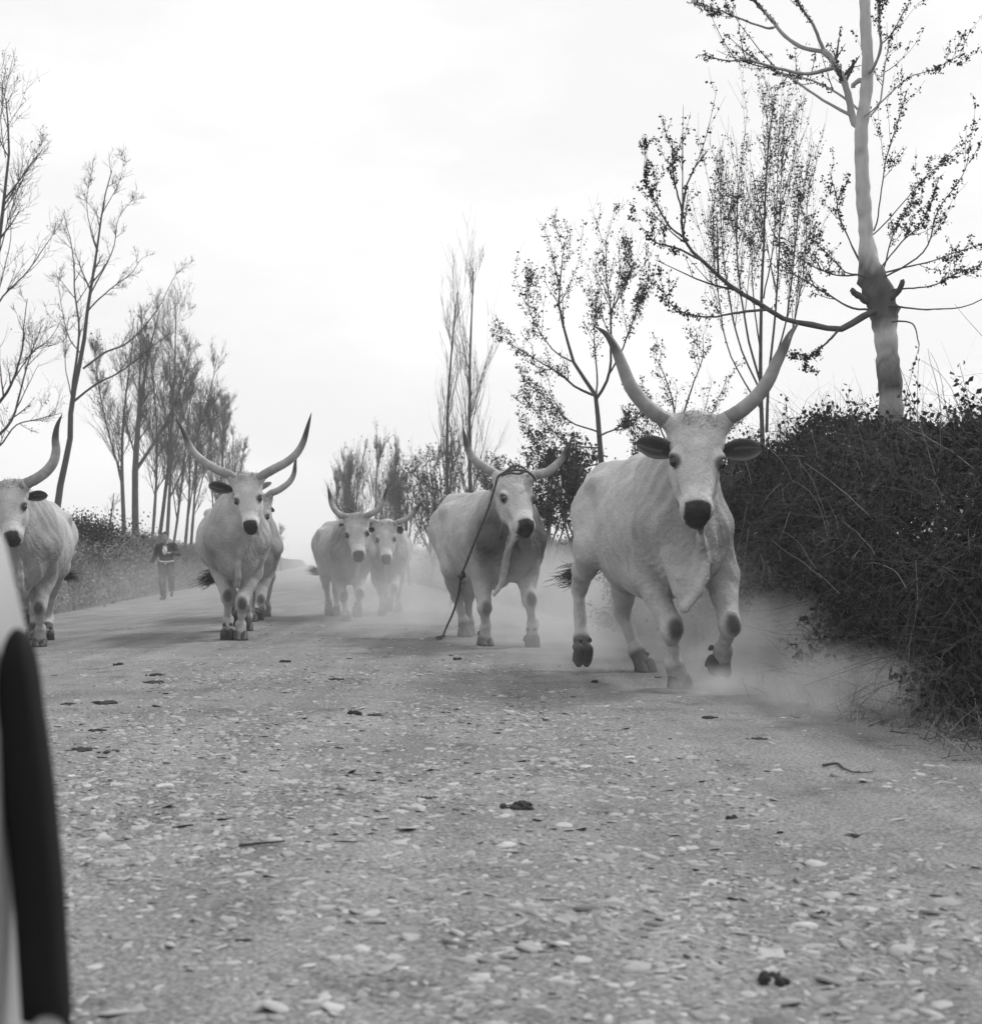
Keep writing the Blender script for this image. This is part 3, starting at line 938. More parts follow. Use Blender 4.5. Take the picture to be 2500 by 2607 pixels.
LB = -4.75                          # foot of the left bank, measured across the road
def crest_r(y):
    return 1.05 + 0.10 * np.sin(y * 0.45) + 0.25 * np.clip((y - 20) / 20, 0, 1)
def bank_right(a, y):
    # a: 0 foot, 1 crest, then the field behind
    foot = 3.25 + 0.45 * np.clip((y - 7) / 6, 0, 1)
    t = foot + np.where(a <= 1, 1.25 * a ** 0.9, 1.25 + (a - 1) * 12)
    z = np.where(a <= 1, -0.06 + (crest_r(y) + 0.06) * np.sin(np.clip(a, 0, 1) * np.pi / 2), crest_r(y) * (1 - 0.1 * np.clip(a - 1, 0, 1)))
    z = z + 0.05 * n2(t, y, 2.7, 0.7) * np.clip(a * 3, 0, 1)
    return t + SL * y, y, z
def bank_left(a, y):
    t = LB - np.where(a <= 1, 1.5 * a ** 0.9, 1.5 + (a - 1) * 12)
    H_ = 1.5 + 0.12 * np.sin(y * 0.3)
    z = np.where(a <= 1, -0.10 + (H_ + 0.10) * np.sin(np.clip(a, 0, 1) * np.pi / 2), H_)
    z = z + 0.06 * n2(t, y, 1.9, 0.3) * np.clip(a * 3, 0, 1)
    return t + SL * y, y, z
aa = np.concatenate([np.linspace(0, 1, 14), [1.1, 1.3, 1.8, 3, 6, 20]])
yb = np.concatenate([np.linspace(-6, 40, 130), np.geomspace(41, 420, 60)])
gridmesh('bank', aa, yb, bank_right, M_BANK, kind='structure')
gridmesh('bank', aa, yb, bank_left, M_BANK, kind='structure')

# gravel set into the road: every stone a low, uneven lump
def stones():
    zones = [(1.75, 3.0, 3000), (3.0, 5.0, 6000), (5.0, 8.0, 8500), (8.0, 12.0, 7500), (12.0, 20.0, 5000)]
    Vs, Qs, Ts = [], [], []
    off = 0
    for y0, y1, n in zones:
        y = rng.uniform(y0, y1, n * 2)
        x = rng.uniform(-0.37, 0.37, n * 2) * y * 1.02
        t = x - SL * y
        keep = np.clip(0.8 - 0.85 * sstep(1.25, 1.9, t) - 0.62 * sstep(-0.8, -1.4, t) + 0.45 * n2(t, y, 1.4, 4.0), 0.02, 1)
        m = rng.random(n * 2) < keep
        x, y = x[m][:n], y[m][:n]
        k = len(x)
        r = np.clip(np.exp(rng.normal(np.log(0.0115), 0.5, k)), 0.005, 0.042)
        if y0 >= 5:
            r = np.maximum(r, 0.008)
        asp = rng.uniform(0.4, 1.0, k)
        rot = rng.uniform(0, np.pi, k)
        h = r * rng.uniform(0.05, 0.17, k)
        tilt = rng.normal(0, 0.16, (k, 2))
        sd = 8
        th = np.linspace(0, 2 * np.pi, sd, endpoint=False)
        irr = rng.uniform(0.6, 1.2, (k, sd))
        rings = []
        for rr, zz in ((1.0, -0.5), (0.93, 0.45), (0.58, 1.0)):
            lx = rr * r[:, None] * irr * np.cos(th)
            ly = rr * r[:, None] * irr * np.sin(th) * asp[:, None]
            lz = h[:, None] * zz + h[:, None] * 0.18 * rng.normal(0, 1, (k, sd)) * (zz > 0)
            lz = lz + lx * tilt[:, :1] + ly * tilt[:, 1:]
            gx = lx * np.cos(rot)[:, None] - ly * np.sin(rot)[:, None]
            gy = lx * np.sin(rot)[:, None] + ly * np.cos(rot)[:, None]
            rings.append(np.stack([gx, gy, lz], -1))
        Vv = np.stack(rings, 1)
        Vv[..., 0] += x[:, None, None]
        Vv[..., 1] += y[:, None, None]
        Vv[..., 2] += road_z(x, y)[:, None, None]
        i = np.arange(k * 3 * sd).reshape(k, 3, sd) + off
        q = np.stack([i[:, :-1], np.roll(i, -1, 2)[:, :-1], np.roll(i, -1, 2)[:, 1:], i[:, 1:]], -1).reshape(-1, 4)
        top = i[:, 2]
        q2 = np.concatenate([top[:, [0, 1, 2, 3]], top[:, [0, 3, 4, 7]], top[:, [4, 5, 6, 7]]])
        Vs.append(Vv.reshape(-1, 3))
        Qs += [q, q2]
        Ts.append(np.repeat(np.clip(rng.normal(0.30, 0.07, k), 0.14, 0.47), 3 * sd))
        off += k * 3 * sd
    o = obj('gravel', np.vstack(Vs), np.vstack(Qs), M_STONE, smooth=True, tone=np.concatenate(Ts), kind='stuff')
    tag(o, 'pale flat gravel set in the dusty dirt road', 'gravel', kind='stuff')
stones()

# ------------------------------------------------------------------ plants: helpers
M_TWIG = mat('twig', 0.045, 0.10, rough=0.95, scale=6, spec=0.1)
M_CANE = mat('cane', 0.12, 0.26, rough=0.8, scale=9, spec=0.2)
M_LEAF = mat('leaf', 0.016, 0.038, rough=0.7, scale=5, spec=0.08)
M_BRAMBLE = mat('bramble', 0.045, 0.13, rough=1.0, scale=4, spec=0.03)
M_SCRUB = mat('scrub', 0.15, 0.28, rough=1.0, scale=2.5, spec=0.05)
M_DRY = mat('dry_grass', 0.22, 0.42, rough=0.95, scale=4, spec=0.1)
M_BARK = mat('bark', 0.72, 1.2, rough=0.95, scale=7, bump=0.7, bscale=18, attr=True, spec=0.1, mscale=(1, 1, 0.35), bdist=0.03)
M_FARBARK = mat('far_bark', 0.07, 0.13, rough=0.95, scale=3, spec=0.05)

def leaves(pts, size, seed=0, flat=0.0):
    """one folded leaf-shaped quad at every point"""
    g_ = np.random.default_rng(seed)
    n = len(pts)
    d = unit(g_.normal(0, 1, (n, 3)) + np.array([0, 0, -0.2]))
    u = unit(np.cross(d, g_.normal(0, 1, (n, 3))))
    L_ = size * g_.uniform(0.6, 1.4, (n, 1))
    W_ = L_ * g_.uniform(0.55, 0.8, (n, 1))
    a = pts
    b = pts + d * L_ * 0.5 + u * W_ * 0.5
    c = pts + d * L_
    e = pts + d * L_ * 0.5 - u * W_ * 0.5 + np.cross(d, u) * L_ * 0.18
    V = np.stack([a, b, c, e], 1).reshape(-1, 3)
    return V, np.arange(4 * n).reshape(n, 4)
def blades(pts, dirs, length, width, bend, seed=0):
    """curved grass or twig ribbons: three segments each"""
    g_ = np.random.default_rng(seed)
    n = len(pts)
    side = unit(np.cross(dirs, g_.normal(0, 1, (n, 3))))
    bd = unit(g_.normal(0, 1, (n, 3)) + np.array([0, 0, -0.6]))
    s = np.linspace(0, 1, 4)[None, :, None]
    L_ = np.asarray(length).reshape(-1, 1, 1)
    ctr = pts[:, None] + dirs[:, None] * L_ * s + bd[:, None] * L_ * bend * s ** 2
    wd = np.asarray(width).reshape(-1, 1, 1) * (1 - 0.75 * s)
    Lf, Rt = ctr - side[:, None] * wd, ctr + side[:, None] * wd
    V = np.stack([Lf, Rt], 2).reshape(-1, 3)
    i = np.arange(n * 8).reshape(n, 4, 2)
    q = np.stack([i[:, :-1, 0], i[:, :-1, 1], i[:, 1:, 1], i[:, 1:, 0]], -1).reshape(-1, 4)
    return V, q
def join(parts):
    Vs, Qs = [], []
    off = 0
    for V, Q in parts:
        Vs.append(V)
        Qs.append(Q + off)
        off += len(V)
    return np.vstack(Vs), np.vstack(Qs)
def sprout(pts, rad, count, t0, t1, ang, lenf, up, g_, n=6, rf=0.6, rmin=0.003, wig=0.06, lmin=0.05, taper=0.0):
    """children grown from the branches in pts (M, k, 3)"""
    M, k, _ = pts.shape
    pi = np.repeat(np.arange(M), count)
    m = len(pi)
    t = g_.uniform(t0, t1, m) * (k - 1)
    i = np.clip(t.astype(int), 0, k - 2)
    fr = (t - i)[:, None]
    st = pts[pi, i] * (1 - fr) + pts[pi, i + 1] * fr
    tg = unit(pts[pi, i + 1] - pts[pi, i])
    plen = np.linalg.norm(np.diff(pts, axis=1), axis=2).sum(1)[pi]
    sidev = unit(np.cross(tg, g_.normal(0, 1, (m, 3))))
    an = np.radians(g_.normal(ang, ang * 0.22, m))[:, None]
    d = unit(tg * np.cos(an) + sidev * np.sin(an))
    L_ = np.maximum(plen * lenf * g_.uniform(0.55, 1.25, m) * (1 - taper * t / (k - 1)), lmin)[:, None, None]
    s = np.linspace(0, 1, n)[None, :, None]
    upv = np.array([0, 0, 1.0])
    jit = np.cumsum(g_.normal(0, wig, (m, n, 3)), axis=1) / math.sqrt(n)
    jit -= jit[:, :1]
    c = st[:, None] + L_ * (d[:, None] * s + upv * up * s ** 1.6 + jit * s)
    r0 = np.minimum(rad[pi, i] * rf, rad[pi, i] * 0.9)
    r = np.maximum(r0[:, None] * (1 - 0.75 * s[..., 0]), rmin * (1 - 0.4 * s[..., 0]))
    return c, r
def along(pts, n, g_, t0=0.1, t1=1.0, spread=0.0):
    M, k, _ = pts.shape
    pi = g_.integers(0, M, n)
    t = g_.uniform(t0, t1, n) * (k - 1)
    i = np.clip(t.astype(int), 0, k - 2)
    fr = (t - i)[:, None]
    return pts[pi, i] * (1 - fr) + pts[pi, i + 1] * fr + g_.normal(0, spread, (n, 3))
def bank_at(u, d, side):
    """point on the bank top or slope seen toward column u at depth d"""
    x = (u - 1250) / F_PX * d
    t = x - SL * d
    if side == 'L':
        k = np.clip((LB - t) / 1.5, 0, 1)
        H_ = 1.5
    else:
        k = np.clip((t - 3.6) / 1.25, 0, 1)
        H_ = float(crest_r(np.array(d)))
    return np.array([x, d, -0.1 + (H_ + 0.05) * math.sin(k * math.pi / 2)])

# ------------------------------------------------------------------ the near hedge on the right bank
def hedge_h(y):
    return np.interp(y, [4, 7, 9.4, 11.2, 12.9, 14.0, 15.5, 18], [1.5, 1.55, 1.68, 1.8, 2.12, 1.85, 1.5, 1.35])
def hedge_pt(s, y):
    foot = 3.34 + 0.32 * np.clip((y - 7) / 6, 0, 1) + 0.12 * np.sin(y * 1.3) + 0.08 * np.sin(y * 3.1 + 1)
    t = foot + 1.3 * np.clip(s, 0, 2) ** 1.5 * (1 + 0.0 * y)
    z = np.where(s <= 1, hedge_h(y) * np.sin(np.clip(s, 0, 1) * np.pi / 2) ** 0.85, hedge_h(y) * (1 - 0.25 * (s - 1)))
    return np.stack([t + SL * y, y, z], -1)
def build_hedge():
    g_ = np.random.default_rng(21)
    root = thing('hedge', (2.6, 9.5, 0), 'tall dark tangled hedge of brambles and ivy on the right-hand bank', 'hedge')
    b0 = np.array(root.location)
    # leafy mass
    n = 130000
    y = g_.uniform(6.3, 17.5, n)
    s = g_.uniform(0.0, 1.42, n)
    p = hedge_pt(s, y)
    clump = n2(p[:, 0] * 1.0 + p[:, 2] * 1.7, p[:, 1], 4.2, 2.0) + 0.6 * n2(p[:, 2] * 2.2, p[:, 1] + p[:, 0], 9.0, 5.0)
    p += unit(np.array([-0.7, -0.15, 0.5])) * (0.16 * clump + g_.normal(-0.06, 0.09, n))[:, None]
    p += g_.normal(0, 0.04, (n, 3))
    p = p[(clump > -0.75) & (p[:, 2] > 0.02)]
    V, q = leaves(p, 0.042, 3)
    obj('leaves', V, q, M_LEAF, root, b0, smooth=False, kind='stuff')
    # fine tangle of stems
    n = 15000
    y = g_.uniform(6.3, 17.0, n)
    p = hedge_pt(g_.uniform(0.0, 0.95, n), y) + g_.normal(0, 0.09, (n, 3)) + np.array([-0.05, 0, 0.03])
    d = unit(g_.normal(0, 1, (n, 3)) * np.array([0.8, 0.9, 1.0]) + np.array([-0.25, 0, 0.1]))
    V, q = blades(p, d, g_.uniform(0.12, 0.45, n), g_.uniform(0.0014, 0.0030, n), 0.8, 8)
    obj('stems', V, q, M_BRAMBLE, root, b0, smooth=False, kind='stuff')
    # shoots standing above the crest with leaves of their own
    n = 430
    y = g_.uniform(6, 17, n)
    p = hedge_pt(g_.uniform(0.85, 1.5, n), y) - np.array([0, 0, 0.1])
    d = unit(g_.normal(0, 0.5, (n, 3)) + np.array([-0.1, 0, 1.0]))
    L_ = g_.uniform(0.2, 0.62, n)[:, None, None]
    sN = np.linspace(0, 1, 7)[None, :, None]
    c = p[:, None] + d[:, None] * L_ * sN + g_.normal(0, 0.25, (n, 1, 3)) * L_ * sN ** 2
    V1 = tubes(c, np.broadcast_to(0.004 * (1 - 0.6 * sN[..., 0]), (n, 7)), 4)
    obj('shoots', V1[0], V1[1], M_TWIG, root, b0, kind='stuff')
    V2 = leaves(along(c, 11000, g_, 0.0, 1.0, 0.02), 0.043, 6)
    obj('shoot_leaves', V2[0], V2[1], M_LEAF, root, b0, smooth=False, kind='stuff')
    # arching dead canes that show one by one
    for i in range(120):
        y0 = g_.uniform(6.9, 14.5)
        p0 = hedge_pt(np.array(g_.uniform(0.15, 1.0)), np.array(y0)) + np.array([-0.14, 0, 0.0])
        ang = g_.uniform(0, 2 * np.pi)
        L0 = g_.uniform(0.35, 1.2)
        dv = np.array([-0.25 * g_.random(), math.cos(ang), math.sin(ang) * 0.9])
        sag = np.array([-0.15, 0, g_.uniform(-0.5, 0.15)])
        m_ = np.linspace(0, 1, 9)[:, None]
        pts = p0 + L0 * (dv * m_ + sag * m_ ** 2) + np.cumsum(g_.normal(0, 0.005, (9, 3)), 0)
        pts = cr(pts, 17)
        pts[:, 2] = np.maximum(pts[:, 2], 0.05)
        V, q = tubes(pts[None], np.linspace(g_.uniform(0.0022, 0.0042), 0.0012, 17)[None], 5)
        obj('cane', V, q, M_CANE, root, b0)
build_hedge()

# ------------------------------------------------------------------ scrub along the banks and dry grass at the verge
def build_scrub():
    g_ = np.random.default_rng(31)
    def bank(a, y, left):
        x, yy_, z = (bank_left if left else bank_right)(a, y)
        return np.stack([x, yy_, z], -1)
    def cover(left, y0, y1, n, name, label):
        y = y0 * (y1 / y0) ** g_.random(n)
        a = g_.uniform(0.02, 1.3, n)
        p = bank(a, y, left)
        lean = np.array([1.0 if left else -1.0, 0, 0]) * 0.5
        d = unit(g_.normal(0, 0.5, (n, 3)) + np.array([0, 0, 1.0]) + lean)
        k = np.clip(0.5 + 0.9 * n2(p[:, 0], p[:, 1], 0.9, 3.0), 0.12, 1.3)
        parts = [blades(p, d, g_.uniform(0.12, 0.42, n) * k, g_.uniform(0.004, 0.011, n) * (1 + y / 60), 0.35, 4)]
        m = n // 2
        i = g_.integers(0, n, m)
        parts.append(leaves(p[i] + d[i] * (g_.uniform(0.05, 0.4, m) * k[i])[:, None] + g_.normal(0, 0.05, (m, 3)), 0.075, 9))
        V, q = join(parts)
        o = obj(name, V, q, M_SCRUB, smooth=False)
        tag(o, label, 'scrub', kind='stuff')
    cover(True, 17, 130, 46000, 'undergrowth', 'dusty low scrub covering the bank on the left of the road')
    cover(False, 18, 120, 30000, 'undergrowth', 'dusty brambles and weeds on the far bank at the right of the road')
    n = 5200
    y = g_.uniform(5.6, 13.0, n)
    t = 3.32 + 0.45 * np.clip((y - 7) / 6, 0, 1) - np.abs(g_.normal(0, 0.32, n)) + 0.15
    x = t + SL * y
    z = road_z(x, y)
    p = np.stack([x, y, z - 0.01], -1)
    m = n2(x, y, 3.0, 8.0) > -0.25
    p = p[m]
    d = unit(g_.normal(0, 0.8, p.shape) + np.array([0, 0, 0.75]))
    V, q = blades(p, d, g_.uniform(0.04, 0.24, len(p)), g_.uniform(0.0012, 0.0028, len(p)), 0.5, 14)
    o = obj('grass', V, q, M_DRY, smooth=False)
    tag(o, 'dry straw and thin grass at the foot of the dark hedge', 'grass', kind='stuff')
    n = 8000
    y = g_.uniform(6.0, 14.0, n)
    t = 3.42 + 0.45 * np.clip((y - 7) / 6, 0, 1) + g_.normal(0, 0.28, n) 
    x = t + SL * y
    p = np.stack([x, y, np.maximum(road_z(x, y), 0) + np.clip(t - 3.4, 0, 1) * 0.5], -1)
    d = unit(g_.normal(0, 1.0, p.shape) + np.array([0, 0, 0.35]))
    V, q = blades(p, d, g_.uniform(0.04, 0.2, n), g_.uniform(0.0015, 0.004, n), 0.5, 15)
    o = obj('leaf_litter', V, q, M_BRAMBLE, smooth=False)
    tag(o, 'dark dead weeds and litter where the road meets the hedge', 'weeds', kind='stuff')
build_scrub()

# ------------------------------------------------------------------ trees
def px_limb(uvd, r0, r1, n=12):
    pts = [P(*p) for p in uvd]
    return cr(pts, n), np.linspace(r0, r1, n)
def bark_tone(n, sides, v):
    return np.repeat(np.asarray(v, float), sides)

def big_tree():
    d = 12.0
    g_ = np.random.default_rng(41)
    tr = [(2283, 1240), (2275, 1130), (2268, 1040), (2262, 960), (2259, 890), (2252, 830), (2243, 775), (2230, 725), (2215, 680), (2207, 620), (2202, 560), (2197, 480), (2193, 400), (2193, 330), (2203, 250), (2209, 168), (2205, 80), (2201, 0), (2196, -140), (2192, -330)]
    wd = [66, 62, 60, 58, 56, 60, 74, 70, 58, 38, 37, 36, 34, 35, 32, 30, 28, 27, 24, 18]
    base = P(2283, 1240, d)
    base[2] = 1.0
    n = 90
    raw = np.array([list(P(u, v, d)) + [w_ * 0.5 * d / F_PX] for (u, v), w_ in zip(tr, wd)])
    c = cr(raw, n)
    root = thing('poplar_tree', base, 'tall pollarded tree with pale trunk and knotted dark collar rising above the hedge', 'tree')
    rr = c[:, 3] * (1 + 0.05 * np.sin(np.arange(n) * 1.9) + 0.04 * g_.normal(0, 1, n))
    z = c[:, 2]
    zt = lambda v: P(2250, v, d)[2]
    darkf = lambda z: np.clip(sstep(zt(860), zt(800), z) * sstep(zt(655), zt(690), z) + 0.6 * sstep(zt(1020), zt(980), z) * sstep(zt(895), zt(925), z), 0, 1)
    dark = darkf(z)
    V, q = tubes(c[None, :, :3], rr[None], 18, cap=True)
    ctr = np.repeat(c[:, :3], 18, 0)
    k = n * 18
    th = np.tile(np.arange(18), n)
    lump = 1 + (0.10 * np.sin(th * 1.05 + np.repeat(np.arange(n), 18) * 0.55) + 0.09 * g_.normal(0, 1, k)) * (0.25 + np.repeat(dark, 18))
    V[:k] = ctr + (V[:k] - ctr) * lump[:, None]
    zz = V[:k, 2] + 0.10 * wob(V[:k], 9, 1.0) + 0.05 * wob(V[:k], 24, 2.0)
    tone = 0.46 - 0.35 * darkf(zz) - 0.18 * sstep(zt(860), zt(1000), zz)
    tone = tone * (1 - 0.5 * sstep(0.35, 0.75, wob(V[:k] * np.array([1, 1, 2.2]), 7, 4.0)) * 0.6)
    tone = np.concatenate([tone, [0.2, 0.2]])
    obj('trunk', V, q, M_BARK, root, base, tone=tone)
    limbs = [
        ([(2176, 308), (2152, 215), (2118, 150), (2098, 129)], 0.036, 0.026, 0.6),
        ([(2100, 131), (2045, 120), (1997, 86), (1964, 43), (1925, 0), (1880, -70)], 0.022, 0.010, 1.2),
        ([(2100, 131), (2069, 62), (2040, 19), (2010, -50)], 0.018, 0.008, 0.4),
        ([(2195, 206), (2172, 222)], 0.026, 0.02, 0.1),
        ([(2130, 170), (2055, 189), (1983, 177), (1911, 160), (1849, 160), (1777, 139)], 0.020, 0.004, -0.9),
        ([(2176, 302), (2103, 261), (2031, 215), (2007, 201), (1935, 163), (1844, 86)], 0.016, 0.003, 0.9),
        ([(2188, 275), (2117, 220), (2045, 194), (1960, 175)], 0.015, 0.004, 1.4),
        ([(1973, 67), (1949, 72), (1878, 48), (1825, 24), (1748, 5)], 0.013, 0.003, 0.5),
        ([(2224, 172), (2244, 124), (2241, 62), (2244, 0), (2250, -60)], 0.015, 0.006, -0.6),
        ([(2216, 293), (2244, 249), (2256, 158), (2275, 77), (2313, 10)], 0.010, 0.003, 0.8),
        ([(2220, 284), (2308, 206), (2385, 177), (2457, 134)], 0.007, 0.002, -0.8),
        ([(2222, 792), (2176, 819), (2136, 838), (2055, 823), (1997, 809), (1930, 766), (1868, 728), (1811, 675), (1758, 622), (1742, 565), (1758, 455), (1801, 383)], 0.032, 0.005, -1.2),
        ([(1956, 788), (1868, 800), (1806, 809), (1720, 790), (1672, 728)], 0.012, 0.003, -0.9),
        ([(1752, 612), (1700, 570), (1648, 474), (1638, 426)], 0.010, 0.003, -1.3),
        ([(1742, 556), (1720, 460), (1712, 354)], 0.010, 0.003, -1.0),
        ([(1793, 665), (1734, 637), (1667, 618), (1629, 579)], 0.010, 0.003, -1.6),
        ([(2232, 575), (2256, 407), (2285, 306), (2311, 225)], 0.008, 0.002, 0.5),
        ([(2228, 590), (2308, 503), (2366, 440), (2447, 383)], 0.007, 0.002, 0.9),
        ([(2262, 700), (2352, 641), (2385, 541), (2452, 445), (2469, 364)], 0.009, 0.002, -0.7),
        ([(2270, 690), (2366, 670), (2438, 641), (2520, 615)], 0.009, 0.003, 0.5),
        ([(2275, 735), (2366, 725), (2438, 694), (2510, 668)], 0.009, 0.003, -0.4),
        ([(2270, 775), (2347, 787), (2443, 780), (2510, 755)], 0.010, 0.004, -0.5),
        ([(2200, 690), (2146, 574), (2131, 512), (2112, 436)], 0.010, 0.003, 0.4),
        ([(2214, 768), (2190, 750), (2174, 737)], 0.034, 0.026, -0.15),
        ([(2262, 760), (2290, 740), (2302, 715)], 0.034, 0.022, -0.2),
        ([(2212, 790), (2160, 785), (2079, 737), (2002, 689), (1978, 661)], 0.012, 0.003, 0.8),
        ([(2196, 700), (2120, 700), (2031, 656), (1983, 618)], 0.010, 0.003, 1.1),
        ([(2262, 818), (2318, 821), (2337, 866), (2337, 900)], 0.010, 0.003, -0.3),
        ([(2136, 838), (2110, 868), (2065, 905), (2050, 935)], 0.012, 0.003, -0.9),
        ([(2245, 690), (2270, 600), (2300, 540), (2330, 500)], 0.008, 0.003, 0.5),
        ([(2235, 690), (2290, 620), (2345, 560), (2390, 450)], 0.008, 0.003, -0.2),
        ([(2190, 700), (2150, 690), (2100, 640), (2060, 600)], 0.008, 0.003, -0.5),
    ]
    P5, R5, leafy = [], [], []
    for i, (pl, r0, r1, dep) in enumerate(limbs):
        tv_ = [q_[1] for q_ in tr][::-1]
        tu_ = [q_[0] for q_ in tr][::-1]
        uc = float(np.interp(pl[0][1] + 14, tv_, tu_))
        if abs(pl[0][0] - uc) < 62:
            pl = [(uc, pl[0][1] + 14)] + list(pl)
        k = len(pl)
        start = 0.0
        if i in (1, 2, 4):
            start = 0.6
        if i == 7:
            start = 1.0
        if i in (12, 13, 14, 15, 28):
            start = -0.9
        pts = [(u, v, d + start + (dep - start) * j / (k - 1)) for j, (u, v) in enumerate(pl)]
        lp, lr = px_limb(pts, r0, r1, 22)
        lp[1:-1] += np.cumsum(g_.normal(0, 0.005, (20, 3)), 0) * 0.5
        lr = lr * (1 + 0.06 * g_.normal(0, 1, 22))
        V, q = tubes(lp[None], lr[None], 8, cap=True)
        tone = np.full(len(V), 0.10 if i > 10 else 0.30)
        obj('branch', V, q, M_BARK, root, base, tone=tone)
        if i not in (3, 23, 24, 27, 21):
            P5.append(lp)
            R5.append(lr)
    B_, Rb = np.array(P5), np.array(R5)
    s1, r1_ = sprout(B_, Rb, 6, 0.35, 1.0, 38, 0.26, 0.40, g_, n=7, rmin=0.0022, lmin=0.18, wig=0.03, taper=0.45)
    s2, r2_ = sprout(s1, r1_, 2, 0.2, 1.0, 36, 0.45, 0.25, g_, n=5, rmin=0.0016, lmin=0.08, wig=0.03)
    V, q = join([tubes(s1, r1_, 4), tubes(s2, r2_, 3)])
    obj('twigs', V, q, M_TWIG, root, base, kind='stuff')
    lp = np.vstack([along(s2, 1100, g_, 0.2, 1.0, 0.006), along(s1, 1300, g_, 0.2, 1.0, 0.006), along(B_, 1100, g_, 0.45, 1.0, 0.008)])
    lp = np.repeat(lp, 3, 0) + g_.normal(0, 0.008, (len(lp) * 3, 3))
    V, q = leaves(lp, 0.023, 12)
    obj('leaves', V, q, M_LEAF, root, base, smooth=False, kind='stuff')
big_tree()

def manual_tree(name, label, limbs, d, ground, count1, count2, leaf_n, leaf_size, seed, group=None, up=0.2, ang=38, cat='tree', tone=0.10, l1=0.28, tw=0.0022, leaf_rep=2, wig=0.05):
    """limbs: the first is the trunk; every other one a branch of its own"""
    g_ = np.random.default_rng(seed)
    base = P(limbs[0][0][0][0], limbs[0][0][0][1], d)
    base[2] = ground
    root = thing(name, base, label, cat, group)
    P5, R5 = [], []
    for i, (pl, r0, r1, d0, d1) in enumerate(limbs):
        k = len(pl)
        pts = [P(u, v, d + d0 + (d1 - d0) * j / (k - 1)) for j, (u, v) in enumerate(pl)]
        if i == 0:
            pts = [base] + pts[1:]
        lp = cr(pts, 16)
        lp[1:-1] += np.cumsum(g_.normal(0, 0.012, (14, 3)), 0) * 0.4
        lr = np.linspace(r0, r1, 16)
        V, q = tubes(lp[None], lr[None], 9 if i == 0 else 6)
        obj('trunk' if i == 0 else 'branch', V, q, M_BARK, root, base, tone=np.full(len(V), tone))
        if i or len(limbs) < 3:
            P5.append(lp)
            R5.append(lr)
        else:
            P5.append(lp[8:][np.linspace(0, 7, 16).astype(int)] if False else cr(lp[8:], 16))
            R5.append(np.linspace(lr[8], lr[-1], 16))
    B_, Rb = np.array(P5), np.array(R5)
    s1, r1_ = sprout(B_, Rb, count1, 0.25, 1.0, ang, l1, up, g_, n=7, rmin=tw * 1.4, lmin=0.2, wig=wig, taper=0.5)
    s2, r2_ = sprout(s1, r1_, count2, 0.15, 1.0, ang, 0.45, up * 0.7, g_, n=5, rmin=tw, lmin=0.12)
    s3, r3_ = sprout(s2, r2_, 2, 0.2, 1.0, ang, 0.5, up * 0.5, g_, n=4, rmin=tw * 0.8, lmin=0.08)
    V, q = join([tubes(s1, r1_, 4), tubes(s2, r2_, 3), tubes(s3, r3_, 3)])
    obj('twigs', V, q, M_TWIG, root, base, kind='stuff')
    if leaf_n:
        lp = np.vstack([along(s2, leaf_n, g_, 0.2, 1, 0.02), along(s1, leaf_n // 2, g_, 0.2, 1, 0.02), along(B_, leaf_n // 2, g_, 0.4, 1, 0.03)])
        lp = np.repeat(lp, leaf_rep, 0) + g_.normal(0, 0.02, (len(lp) * leaf_rep, 3))
        V, q = leaves(lp, leaf_size, seed + 1)
        obj('leaves', V, q, M_LEAF, root, base, smooth=False, kind='stuff')

# left: the bare tree whose trunk bends up beside the leftmost ox
manual_tree('bare_tree', 'slender bare tree with a bent trunk forking high above the leftmost ox', [
    ([(143, 1330), (147, 1278), (162, 1192), (178, 1131), (182, 1033), (211, 886), (224, 782), (245, 659), (257, 567), (269, 494), (285, 433)], 0.0862, 0.0101, 0, 0.5),
    ([(184, 1000), (202, 849), (193, 751), (184, 623), (162, 543)], 0.0365, 0.0061, 0, -0.9),
    ([(188, 1022), (245, 978), (306, 947), (370, 900), (430, 850)], 0.0284, 0.0050, 0, -0.7),
    ([(212, 938), (269, 898), (331, 871), (404, 788), (453, 690)], 0.0284, 0.0050, 0, 1.2),
    ([(225, 790), (275, 742), (330, 700), (365, 655)], 0.0203, 0.0041, 0.2, -0.6),
    ([(232, 745), (285, 640), (300, 560), (345, 500)], 0.0183, 0.0041, 0.2, 0.9),
    ([(205, 900), (170, 850), (150, 760), (140, 690)], 0.0162, 0.0041, 0, 0.8),
    ([(250, 640), (225, 560), (222, 500), (240, 420)], 0.0142, 0.0030, 0.3, -0.3),
    ([(182, 1010), (170, 930), (176, 840), (185, 780)], 0.0142, 0.0030, 0, -0.6),
    ([(262, 540), (300, 470), (318, 400)], 0.0101, 0.0030, 0.4, 0.8),
], 32.0, 1.45, 9, 6, 140, 0.03, 51, up=0.22, tone=0.075, l1=0.22, tw=0.0034)
